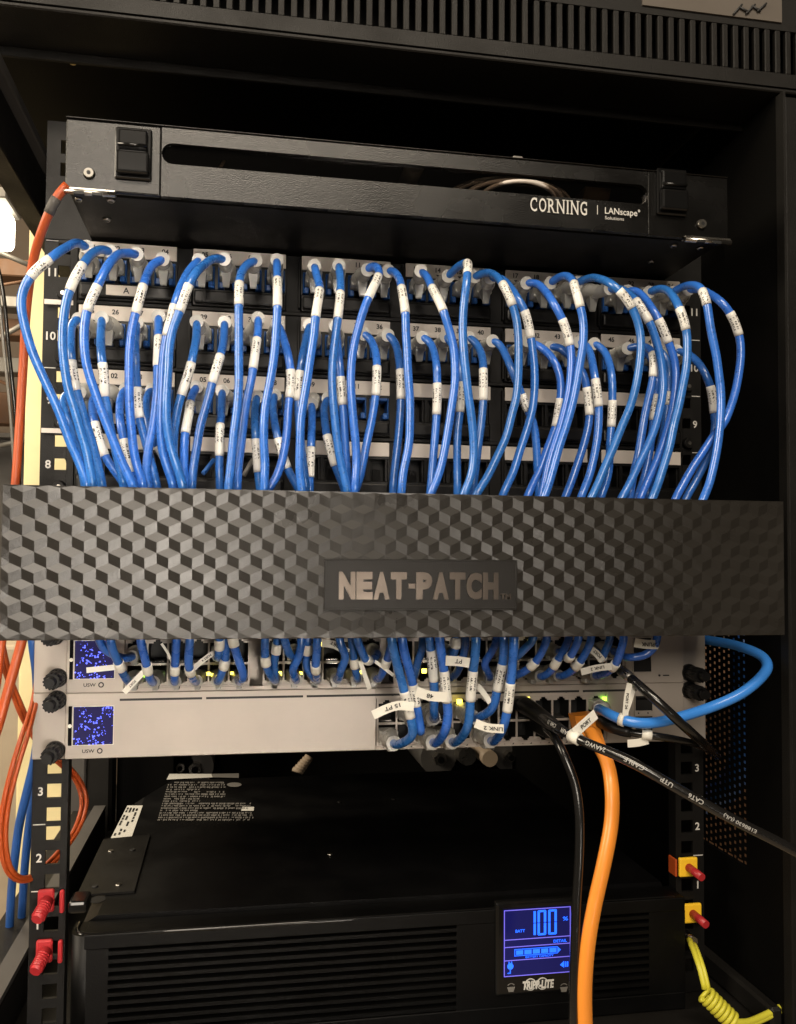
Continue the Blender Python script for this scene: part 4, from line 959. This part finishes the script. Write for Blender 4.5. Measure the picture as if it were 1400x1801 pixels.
# unused clear plugs on lower switch
# ================================================================== other cables
def simple(name, label, cat, pts, r, m, n=16, group=None, parts=None, step=.003, squash=None):
    C = [at(x, y, Y) for x, y, Y in pts]; P = relax(smooth_path(C, step), 3)
    T = thing(name, label, cat, C[0], group); b = MB(m); b.tube(P, r, n=n, squash=squash); b.build('jacket', T)
    return T, P
T, P = simple('orange_cable', 'thick bright orange cable hanging down in front of the battery backup', 'cable', [(1038,1285,-.045),(1052,1310,-.060),(1068,1340,-.07),(1076,1385,-.08),(1076,1440,-.085),(1064,1510,-.09),(1046,1590,-.092),(1034,1660,-.094),(1028,1740,-.095),(1030,1830,-.095)], .0050, 'orange', squash=.8)
b = MB('orange'); a = at(1035, 1282, -.03)
q = [at(1011,1260,-.022), at(1048,1256,-.022), at(1066,1312,-.045), at(1022,1312,-.045)]
b.hexa([q[0]+Vector((0,.012,0)), q[1]+Vector((0,.012,0)), q[2]+Vector((0,.008,0)), q[3]+Vector((0,.008,0)), q[0], q[1], q[2], q[3]]); 
b.cyl(at(1046,1290,-.040), at(1050,1298,-.041), .0032, n=12); b.build('connector_hood', T)
T, P = simple('black_cable', 'black cable printed with white lettering running to the lower right edge', 'cable', [(948,1258,-.040),(975,1276,-.075),(1002,1292,-.095),(1030,1306,-.105),(1100,1335,-.120),(1200,1392,-.135),(1300,1447,-.145),(1370,1482,-.150),(1440,1520,-.155)], .0031, 'blk_cable')
def along_text(P, s0, s, h, r, ang, parent, width, reverse=True, mi='wink'):
    """wrap lettering round the tube, following the path"""
    Q = P[::-1] if reverse else P
    cum = [0]
    for i in range(1, len(Q)): cum.append(cum[-1]+(Q[i]-Q[i-1]).length)
    vs, fs, W, H = glyphs(s, .018)
    b = MB(mi)
    def pos(L):
        L = max(0, min(L, cum[-1]-1e-6)); i = 0
        while cum[i+1] < L: i += 1
        f = (L-cum[i])/(cum[i+1]-cum[i]); p = Q[i].lerp(Q[i+1], f); t = (Q[i+1]-Q[i]).normalized(); return p, t
    tb = bmesh.new(); tv = [tb.verts.new(v) for v in vs]
    for f in fs:
        try: tb.faces.new([tv[i] for i in f])
        except ValueError: pass
    for _ in range(4):
        bmesh.ops.triangulate(tb, faces=tb.faces[:])
        es = [e for e in tb.edges if e.calc_length() > .16]
        if not es: break
        bmesh.ops.subdivide_edges(tb, edges=es, cuts=1)
    bmesh.ops.triangulate(tb, faces=tb.faces[:])
    tb.verts.index_update(); vs = [v.co.copy() for v in tb.verts]; fs = [tuple(v.index for v in f.verts) for f in tb.faces]; tb.free()
    vv = []
    for v in vs:
        p, t = pos(s0+v.x/W*width); n0 = (CAM-p); n0 = (n0-t*n0.dot(t)).normalized(); side = n0.cross(t)
        aa = ang+(v.y/H-.5)*h/r
        vv.append(b.b.verts.new(p+(n0*math.cos(aa)+side*math.sin(aa))*(r+.00012)))
    for f in fs:
        try: b.b.faces.new([vv[i] for i in f])
        except ValueError: pass
    b.build('printed_lettering', parent)
for s0, tx, w in ((.040, 'E188630 (UL)', .024), (.072, 'CAT6', .011), (.0905, 'UTP', .009), (.108, 'CABLE', .0145), (.131, '24AWG', .0145), (.151, '4PAIR', .0135), (.168, 'CMR 75', .016)):
    along_text(P, s0, tx, .0027, .0031, 0, T, w*.82, mi='ptext')
b = MB('plastic'); Pp = [at(922,1240,-.018), at(935,1248,-.030), at(958,1264,-.048), at(982,1281,-.080)]; Pp = smooth_path(Pp, .003); nn = len(Pp)
b.tube(Pp, [.0064-.0026*i/(nn-1) for i in range(nn)], n=14); a = Pp[0]; b.box(a.x-.006, a.x+.006, -.018, -.004, a.z-.0045, a.z+.0045, bev=.0008); b.build('boot', T)
i, j = lab_range(P, (1003,1292), (1016,1300)); b = MB('tape'); b.tube(P[i:j+1], .0039, n=16); b.build('ring_label', T); ribbon(T, [(1010,1290),(1030,1272),(1048,1256)], -.100, -.094, .0062, 'PORT', rot=False)
T, P = simple('black_cable', 'thin glossy black cable hanging straight down left of the orange cable', 'cable', [(960,1280,-.040),(978,1300,-.065),(997,1340,-.075),(1012,1380,-.08),(1019,1430,-.085),(1019,1500,-.088),(1014,1590,-.09),(1011,1680,-.092),(1009,1760,-.093),(1008,1830,-.093)], .0030, 'blk_cable')
b = MB('plastic'); p = at(958, 1280, -.02); b.box(p.x-.006, p.x+.0075, -.034, -.004, p.z-.0045, p.z+.0045, bev=.001); b.build('plug_body', T)
T, P = simple('black_cable', 'black cable leaving the upper switch and slanting behind the right rail', 'cable', [(1096,1182,-.050),(1106,1190,-.058),(1150,1228,-.075),(1190,1265,-.080),(1222,1294,-.070),(1248,1318,-.030),(1260,1330,.02)], .0033, 'blk_cable')
b = MB('steel'); p, q = P[0], P[3]; b.tube([p-(q-p)*.3, q], .0037, n=14); b.build('ferrule', T)
ribbon(T, [(1108,1202),(1103,1225),(1100,1258)], -.064, -.064, .0042, 'PORT 24')
ribbon(T, [(1116,1206),(1108,1235),(1098,1262)], -.060, -.064, .0030, None)
T, P = simple('black_cable', 'short black cable from lower switch ending behind the right rail', 'cable', [(1058,1268,-.03),(1075,1278,-.048),(1100,1287,-.056),(1130,1291,-.062),(1170,1297,-.066),(1210,1305,-.060),(1240,1316,-.035),(1256,1326,.01)], .0026, 'blk_cable')
i, j = lab_range(P, (1060,1270), (1112,1289)); nn = j-i; b = MB('plastic'); b.tube(P[i:j+1], [.0052-.0016*k/nn for k in range(nn+1)], n=14); b.build('boot', T)
i, j = lab_range(P, (1128,1291), (1144,1294)); b = MB('tape'); b.tube(P[i:j+1], .0036, n=16); b.build('ring_label', T); ribbon(T, [(1140,1302),(1124,1306),(1104,1308)], -.063, -.062, .0052, None)
T, P = simple('light_blue_cable', 'light blue cable looping out to the right past the lower switch', 'cable', [(1052,1246,-.028),(1066,1253,-.046),(1088,1264,-.060),(1120,1272,-.066),(1160,1270,-.066),(1200,1260,-.066),(1250,1244,-.064),(1300,1222,-.066),(1334,1196,-.064),(1351,1172,-.058),(1340,1153,-.046),(1318,1143,-.035),(1290,1134,-.02),(1245,1126,.0),(1200,1120,.02)], .0036, 'lblue')
plug(T, (at(1046,1238,-.004).x, -.004, at(1046,1238,-.004).z), at(1054,1247,-.030), None, scale=.95, down=False, m='boot')
i, j = lab_range(P, (1092,1265), (1102,1268)); b = MB('tape'); b.tube(P[i:j+1], .0046, n=16); b.build('ring_label', T)

# ground wire
C = [at(1212,1652,-.012), at(1222,1676,-.03), at(1232,1706,-.04), at(1240,1740,-.045)]
T = thing('ground_wire', 'green and yellow ground wire coiled at the lower right corner', 'ground wire', C[0])
b = MB('gy', 'yellow'); b.tube(smooth_path(C, .003), .0022, n=10); b.tube([p+Vector((.0022, -.0012, .0)) for p in smooth_path(C, .003)][2:], .0016, n=8)
a0, a1 = at(1240,1748,-.050), at(1288,1796,-.060); ax = (a1-a0); L = ax.length; ax.normalize(); e1 = ax.orthogonal().normalized(); e2 = ax.cross(e1); P = []
for k in range(7*18+1):
    t = 2*PI*k/18; P.append(a0+ax*(L*k/(7*18))+(e1*math.cos(t)+e2*math.sin(t))*.0054)
b.tube(P, .0015, n=8); b.build('coil', T)
P = smooth_path([a1, at(1310,1798,-.06), at(1340,1788,-.055), at(1372,1772,-.05), at(1384,1768,-.048)], .003); b = MB('gy'); b.tube(P, .0023, n=10); b.tube([p+Vector((0, -.001, -.0018)) for p in P], .0016, n=8); b.build('tail', T)
b = MB('steel', 'dark'); p = at(1388,1765,-.045); b.cyl(P[-1], p+Vector((.006, 0, .001)), .0028, n=12); b.cyl(p+Vector((.008, .004, 0)), p+Vector((.008, -.002, 0)), .006, n=6, smooth=False)
p = at(1211,1650,-.004); b.cyl(p+Vector((0, .004, 0)), p+Vector((0, -.006, 0)), .0048, .004, n=12); b.build('ring_terminal', T)

# orange fibre at left
T, P = simple('fibre_cable', 'orange fibre cord entering the housing and running down beside the post', 'fibre cord', [(118,326,-.080),(104,340,-.080),(90,366,-.078),(74,405,-.072),(58,460,-.06),(47,540,-.05),(41,640,-.042),(35,740,-.04),(28,840,-.04),(18,960,-.04),(8,1080,-.04),(-6,1200,-.042),(-24,1300,-.045)], .0027, 'orange_f')
i, j = lab_range(P, (96,352), (87,372)); b = MB('greypad'); b.tube(P[i:j+1], .0031, n=14); b.build('heat_shrink', T)
T, P = simple('fibre_cable', 'orange fibre cord looping through the left rail near unit 2', 'fibre cord', [(52,1080,-.03),(50,1130,-.02),(42,1180,-.02),(22,1250,-.02),(2,1200,-.0),(-4,1140,.01)], .0014, 'orange_f') if False else (None, None)
def twin(label, pts, r=.0016, gap=.0034):
    C = [at(x, y, Y) for x, y, Y in pts]; P = relax(smooth_path(C, .003), 3); T = thing('fibre_cable', label, 'fibre cord', C[0], 'orange fibre cords at the left')
    b = MB('orange_f')
    A = []; B = []
    for i, p in enumerate(P):
        t = (P[min(i+1, len(P)-1)]-P[max(i-1, 0)]).normalized(); s_ = t.cross((CAM-p).normalized()); A.append(p+s_*gap/2); B.append(p-s_*gap/2)
    b.tube(A, r, n=12); b.tube(B, r, n=12); b.build('jacket', T)
twin('orange twin fibre cord making a big loop through the left rail', [(70,1180,.02),(62,1230,.0),(48,1280,-.020),(26,1350,-.026),(8,1430,-.026),(6,1490,-.024),(18,1535,-.018),(40,1548,-.008),(62,1540,.006),(85,1522,.016),(112,1492,.03),(138,1452,.05),(149,1410,.06),(140,1378,.06),(118,1350,.05),(95,1330,.045),(70,1306,.04),(46,1268,.03),(28,1226,.02),(12,1180,.0),(0,1130,-.01),(-4,1090,-.01)])
T, P = simple('fibre_cable', 'thick orange cord slanting out to the left edge below the cover', 'fibre cord', [(46,1090,-.05),(38,1130,-.05),(24,1180,-.052),(10,1230,-.054),(-4,1280,-.055),(-30,1350,-.06)], .0030, 'orange_f')
for pts, lab in (([(54,1080,.02),(58,1135,.02),(64,1180,.03),(68,1260,.04),(62,1330,.05),(48,1390,.06),(34,1450,.07),(26,1510,.08),(20,1570,.10),(14,1700,.12)], 'blue cable running down outside the left rail, left one of two'), ([(60,1080,.04),(62,1140,.04),(66,1240,.06),(64,1340,.08),(58,1400,.09),(50,1460,.10),(44,1520,.11),(40,1580,.12),(34,1700,.14)], 'darker blue cable beside the left rail, right one of two')):
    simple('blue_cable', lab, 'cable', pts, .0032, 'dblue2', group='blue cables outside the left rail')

# ================================================================== battery backup
def ups():
    x0, x1, z0, z1 = -.2165, .2185, -.0360, .0475; Yf = -.020
    T = thing('battery_backup', 'black rack battery backup with lit blue display at the bottom', 'battery backup', (0, .1, z0))
    b = MB('ups')
    # lid with chamfered rear-left corner
    def loop(z, ins=0): return [(x0+.004+ins*3.2, .002, z), (x1-.004-ins, .002, z), (x1-.004-ins, .325, z), (x0+.030+ins*2, .325, z), (x0+.004+ins*3.2, .268, z)]
    lo = [b.b.verts.new(p) for p in loop(z0+.002)]; mi_ = [b.b.verts.new(p) for p in loop(z1-.006)]; hi = [b.b.verts.new(p) for p in loop(z1, .003)]
    n = 5
    for A, B in ((lo, mi_), (mi_, hi)):
        for i in range(n): b.b.faces.new((A[i], A[(i+1) % n], B[(i+1) % n], B[i]))
    b.b.faces.new(hi); b.b.faces.new(lo[::-1])
    b.build('casing', T)
    # side bracket plate on the lid
    q = [atz(182,1478,z1+.0006), atz(264,1470,z1+.0006), atz(236,1570,z1+.0006), atz(135,1577,z1+.0006)]
    b = MB('black', 'steel', 'dark'); b.hexa([*[p+Vector((0, 0, -.0004)) for p in (q[0], q[3], q[2], q[1])], *[p+Vector((0, 0, .0012)) for p in (q[0], q[3], q[2], q[1])]])
    for px, py in ((195,1497),(233,1495),(167,1559),(208,1556)): p = atz(px, py, z1+.002); b.cyl((p.x, p.y, z1+.0015), (p.x, p.y, z1+.0028), .0026, .002, mi=1 if px in (208, 195) else 2, n=14)
    p = atz(172, 1580, z1+.001); b.cyl((p.x, p.y, z1-.0002), (p.x, p.y, z1+.0004), .0055, mi=2, n=16)
    b.build('bracket_plate', T)
    b = MB('sticker', 'ink'); q = [atz(224,1417,z1+.0005), atz(251,1417,z1+.0005), atz(231,1474,z1+.0005), atz(195,1474,z1+.0005)]
    b.hexa([*[p+Vector((0, 0, -.0004)) for p in (q[0], q[3], q[2], q[1])], *[p+Vector((0, 0, .0002)) for p in (q[0], q[3], q[2], q[1])]])
    for k in range(26):
        f = .08+.85*random.random(); g = .12+.2*(k % 4); p = (q[0].lerp(q[3], f)).lerp(q[1].lerp(q[2], f), g); b.box(p.x-.0008, p.x+.0008, p.y-.003, p.y+.003, z1+.0009, z1+.0010, mi=1)
    b.build('barcode_sticker', T)
    # rating label printed on the lid
    b = MB('sticker', 'silver'); zz = z1+.0006
    def patch(pxs, m): b.quad([atz(x, y, zz) for x, y in pxs], m)
    b.hexa([*[atz(x, y, z1+.0002) for x, y in ((293,1371),(374,1367),(372,1361),(298,1361))], *[atz(x, y, zz) for x, y in ((293,1371),(374,1367),(372,1361),(298,1361))]])
    patch([(374,1367),(420,1368),(420,1360),(373,1361)], 1)
    rnd = random.Random(3)
    for r_ in range(17):
        y = 1375+r_*4.1; xa = 296-(y-1375)*.29; x = xa
        while x < 448-rnd.random()*14:
            w = rnd.choice((1.0, 1.4, 1.8, 2.2));
            hh_ = rnd.choice((2.4, 2.4, 3.1, 1.8)); patch([(x, y+hh_), (x+w, y+hh_), (x+w+.5, y), (x+.5, y)], 1) if rnd.random() < .86 else None
            x += w+rnd.choice((.5, .5, .6, 2.2))
            if (r_ in (3, 7, 8, 12)) and x > 352: break
            if x > 395 and r_ < 9: break
    cpt = [(412+13*math.cos(t), 1380+4*math.sin(t)) for t in [2*PI*k/12 for k in range(12)]]
    b.faces([b.b.faces.new([b.b.verts.new(atz(x, y, zz+.0002)) for x, y in cpt])], 1)
    patch([(424,1426),(446,1426),(447,1419),(426,1419)], 0)
    b.build('rating_label', T)
    for px, py in ((580,1503),(597,1411),(692,1406)): 
        p = atz(px, py, z1); b = MB('black', 'steel'); b.cyl((p.x, p.y, z1), (p.x, p.y, z1+.0010), .0025, .0016, mi=1 if px == 580 else 0, n=12); b.build('lid_screw', T)
    # front bezel with louvres
    b = MB('upsf', 'dark'); zt = z1-.003
    lx0, lx1 = at(190,1700,Yf).x, at(803,1700,Yf).x; rx0, rx1 = at(1045,1700,Yf).x, at(1142,1700,Yf).x; lz0, lz1 = z0+.012, z1-.0125
    cr = .009
    b.cyl((x0+cr, Yf+cr, z0), (x0+cr, Yf+cr, zt-.0004), cr, n=40); b.box(x0+.0001, x0+cr, Yf+cr, .0014, z0, zt-.0005)
    b.box(x0+cr, x1, Yf, .0015, lz1, zt, bev=.0006, seg=2); b.box(x0+cr, x1, Yf, .0015, z0, lz0, bev=.0006, seg=2)
    b.box(x0+cr, lx0, Yf+.0002, .0014, lz0, lz1); b.box(lx1, rx0, Yf+.0002, .0014, lz0, lz1); b.box(rx1, x1, Yf+.0002, .0014, lz0, lz1)
    b.box(x0+.001, x1-.001, Yf+.013, Yf+.0135, lz0-.0001, lz1+.0001, mi=1)
    n = 11; p = (lz1-lz0)/n
    for k in range(n):
        zc = lz0+p*(k+.5)
        for xa, xb in ((lx0, lx1), (rx0, rx1)):
            b.hexa([(xa, Yf+.0005, zc-p*.36), (xb, Yf+.0005, zc-p*.36), (xb, Yf+.011, zc-p*.05), (xa, Yf+.011, zc-p*.05), (xa, Yf+.0005, zc+p*.10), (xb, Yf+.0005, zc+p*.10), (xb, Yf+.011, zc+p*.38), (xa, Yf+.011, zc+p*.38)])
    b.build('front_bezel', T)
    b = MB('steel'); xx = at(708, 1690, Yf+.011).x  # bright dashes stand in for light showing through the louvre slits
    for k in range(n): b.box(xx-.0005, xx+.0005, Yf+.0115, Yf+.0124, lz0+p*(k+.82), lz0+p*(k+1.08))
    b.build('slit_light_dashes', T)
    # rounded top front edge trim
    b = MB('gloss'); P = [Vector((x0+.003, .001, z1-.0042)), Vector((x0+.0032, Yf+.010, z1-.0042)), Vector((x0+.006, Yf+.0045, z1-.0042)), Vector((x0+.012, Yf+.003, z1-.0042)), Vector((x1-.006, Yf+.003, z1-.0042))]; b.tube(smooth_path(P, .002), .0017, n=12); b.build('edge_trim', T)
    # corner clip
    p = at(140, 1588, -.018); b = MB('gloss'); b.box(p.x-.006, p.x+.006, -.026, -.008, p.z-.004, p.z+.004, bev=.002, seg=2); b.build('corner_clip', T)
    # display
    dY = Yf-.0028; a = at(877,1592,dY); c = at(1012,1742,dY); zt_ = a.z+.0015; zb_ = c.z-.0005
    b = MB('gloss'); b.box(a.x-.002, c.x+.002, dY, Yf+.004, zb_, zt_, bev=.0022, seg=3); D = b.build('display_housing', T)
    s0 = at(886,1600,dY-.0006); s1 = at(1003,1712,dY-.0006); X0, X1, Z0_, Z1_ = s0.x, s1.x, at(886,1717,dY).z, at(886,1600,dY).z; W = X1-X0; Hh = Z1_-Z0_
    b = MB('lcdbg', 'lcdline', 'lcdon'); b.box(X0, X1, dY-.0010, dY-.0001, Z0_, Z1_)
    y_ = dY-.0012
    def rc(u0, u1, v0, v1, m): b.box(X0+W*u0, X0+W*u1, y_-.0001, y_, Z0_+Hh*v0, Z0_+Hh*v1, mi=m)
    for v in (0, .235, .435, .545, .988): rc(0, 1, v, v+.012, 1)
    rc(0, .012, 0, 1, 1); rc(.988, 1, 0, 1, 1)
    def seg7(u, segs, w=.13, v0=.59, v1=.97):
        vm = (v0+v1)/2; t = .035
        S = {'a': (u+.01, u+w-.01, v1-.03, v1), 'd': (u+.01, u+w-.01, v0, v0+.03), 'f': (u, u+t, vm+.006, v1-.01), 'b': (u+w-t, u+w, vm+.006, v1-.01), 'e': (u, u+t, v0+.01, vm-.006), 'c': (u+w-t, u+w, v0+.01, vm-.006)}
        for s_ in segs: rc(*S[s_], 2)
    seg7(.345, 'bc'); seg7(.50, 'abcdef'); seg7(.66, 'abcdef')
    def tx(s_, u, v, h, w): b.text(s_, (X0+W*u, y_-.0002, Z0_+Hh*v), Hh*h, w=W*w, mi=2, bold=.02, centre=False)
    tx('%', .88, .79, .06, .08); tx('BATT', .17, .655, .045, .14); tx('DETAIL', .74, .465, .045, .20); tx('BATTERY CAPACITY', .32, .262, .03, .42)
    rc(.16, .80, .30, .31, 2); rc(.16, .80, .395, .405, 2); rc(.155, .165, .30, .405, 2)
    b.prism([(X0+W*.80, Z0_+Hh*.30), (X0+W*.85, Z0_+Hh*.352), (X0+W*.80, Z0_+Hh*.405)], y_-.0001, y_, mi=2)
    for k in range(5): rc(.18+.125*k, .285+.125*k, .32, .385, 2)
    # plug and speaker symbols
    b.cyl((X0+W*.095, y_-.0002, Z0_+Hh*.155), (X0+W*.095, y_, Z0_+Hh*.155), W*.045, mi=2, n=14); rc(.07, .083, .18, .225, 2); rc(.107, .12, .18, .225, 2); rc(.088, .102, .05, .12, 2); rc(.055, .10, .045, .06, 2)
    b.prism([(X0+W*.84, Z0_+Hh*.12), (X0+W*.90, Z0_+Hh*.075), (X0+W*.90, Z0_+Hh*.175)], y_-.0002, y_, mi=2)
    for u in (.915, .945): rc(u, u+.018, .085, .165, 2)
    b.build('lcd_screen', D)
    b = MB('sticker', 'ink'); zb0 = at(940,1740,dY).z
    q0 = at(918,1741,dY-.0006); q1 = at(973,1737,dY-.0006)
    for f in (.28, .66): b.cyl((q0.x+(q1.x-q0.x)*f, dY-.0006, q0.z+.0032), (q0.x+(q1.x-q0.x)*f, dY-.0001, q0.z+.0032), .0042, mi=0, n=24); b.cyl((q0.x+(q1.x-q0.x)*f, dY-.0008, q0.z+.0032), (q0.x+(q1.x-q0.x)*f, dY-.0006, q0.z+.0032), .0036, mi=1, n=24)
    b.text('TRIPP-LITE', (q0.x, dY-.0010, q0.z), .0060, w=q1.x-q0.x, bold=.05, mi=0, shear=.08)
    b.build('maker_badge', D)
    for px in (899, 992):
        p = at(px, 1738, dY-.0006); b = MB('silver'); b.prism([(p.x-.0028, p.z+.0006), (p.x+.0028, p.z+.0006), (p.x+.0018, p.z-.0026), (p.x-.0018, p.z-.0026)], dY-.0006, dY-.0001)
        for k in range(8):
            t0 = PI*(.15+k*.09); t1 = t0+PI*.07; b.quad([(p.x+math.cos(t0)*.0030, dY-.0004, p.z+.0008+math.sin(t0)*.0026), (p.x+math.cos(t1)*.0030, dY-.0004, p.z+.0008+math.sin(t1)*.0026), (p.x+math.cos(t1)*.0022, dY-.0004, p.z+.0008+math.sin(t1)*.0019), (p.x+math.cos(t0)*.0022, dY-.0004, p.z+.0008+math.sin(t0)*.0019)])
        b.build('button_symbol', D)
ups()

# plastic rack studs
for px, py, lab in ((87,1592,'red plastic stud in the left rail above number 1'), (84,1680,'red plastic stud in the left rail below number 1')):
    p = at(px+10, py-18, 0); T = thing('rack_stud', lab, 'rack stud', p, 'red rack studs in the left rail')
    b = MB('red'); b.box(p.x-.0105, p.x+.0000, -.004, -.0005, p.z-.010, p.z+.005, bev=.001); b.box(p.x+.0035, p.x+.0065, -.004, -.0005, p.z-.011, p.z+.004, bev=.0008); b.build('base_clip', T)
    b = MB('red'); q = Vector((p.x-.004, -.003, p.z-.002)); e = Vector((p.x-.0075, -.017, p.z-.0085)); b.cyl(q, e, .0042, .0036, n=16)
    for k in range(6): m_ = q.lerp(e, .25+.12*k); b.cyl(m_, m_.lerp(e, .05), .0046, .0043, n=16)
    b.build('stud_pin', T)
for px, py, lab in ((1209,1524,'yellow square washer with red stud, upper one on the right rail'), (1216,1605,'yellow square washer with red stud, lower one on the right rail')):
    p = at(px, py, -.003); T = thing('rack_stud', lab, 'rack stud', p, 'yellow and red rack studs in the right rail')
    b = MB('yellow'); b.box(p.x-.0075, p.x+.0075, -.005, -.002, p.z-.0072, p.z+.0072, bev=.001, seg=2); b.build('square_washer', T)
    b = MB('red'); b.cyl((p.x, -.004, p.z), (p.x+.002, -.019, p.z-.002), .0032, .0029, n=16); b.build('stud_pin', T)
    b = MB('orange_f'); b.box(p.x-.0105, p.x-.0088, -.004, .006, p.z-.007, p.z+.006, bev=.0004); b.build('side_clip', T)

# little wires seen through the empty lower ports
for k, (a, c, lab) in enumerate((((357,833), (377,808), 'thin blue wire end behind the cables, left one'), ((429,836), (445,808), 'thin pale blue wire end behind the cables, right one'))):
    b = MB('dblue' if k == 0 else 'duct'); b.cyl(at(*a, -.02), at(*c, -.015), .0016, n=10); tag(b.build('loose_wire'), lab, 'wire')

# ================================================================== camera, lights, world
cam = bpy.data.cameras.new('camera'); co = bpy.data.objects.new('camera', cam); COL.objects.link(co)
co.matrix_world = Matrix(((RT.x, UP.x, -FW.x, CAM.x), (RT.y, UP.y, -FW.y, CAM.y), (RT.z, UP.z, -FW.z, CAM.z), (0, 0, 0, 1)))
cam.sensor_fit = 'HORIZONTAL'; cam.sensor_width = 36; cam.lens = F/1400*36; cam.shift_x = -SX/1400; cam.shift_y = SY/1400
cam.clip_start = .02; cam.clip_end = 50
SC.camera = co
def area(name, loc, target, sx, sy_, power, col):
    l = bpy.data.lights.new(name, 'AREA'); l.shape = 'RECTANGLE'; l.size = sx; l.size_y = sy_; l.energy = power; l.color = col
    o = bpy.data.objects.new(name, l); COL.objects.link(o); o.location = loc
    o.rotation_euler = (Vector(target)-Vector(loc)).to_track_quat('-Z', 'Y').to_euler(); return o
area('ceiling_strip_light', (-.15, -1.6, 1.80), (0, 0, .3), 1.3, .30, 32, (1, .86, .68))
rl = area('room_light', (.20, -2.1, -.05), (-.40, 0, .3), .36, .5, .95, (1, .90, .78)); rl.data.spread = math.radians(25)
area('fill_light', (-.55, -2.1, 1.0), (.1, 0, .25), .9, .6, 24, (1, .88, .74))
area('perforation_fill_light', (.315, .22, .75), (.42, .16, .1), .04, .3, .55, (.9, .93, 1))  # added unseen lamp, brightens the cable and box behind the perforations
area('back_room_light', (-1.6, 1.2, 2.0), (-1.0, 2.6, .0), .8, .8, 80, (1, .84, .62))
area('side_room_light', (-1.3, -.3, .9), (-.3, .4, .3), .6, .6, 22, (1, .86, .66))
w = bpy.data.worlds.new('World'); SC.world = w; w.use_nodes = True
w.node_tree.nodes['Background'].inputs[0].default_value = (1, .88, .74, 1); w.node_tree.nodes['Background'].inputs[1].default_value = .022
SC.view_settings.view_transform = 'Standard'; SC.view_settings.look = 'None'; SC.view_settings.exposure = 0; SC.view_settings.gamma = 1
SC.render.engine = 'CYCLES'
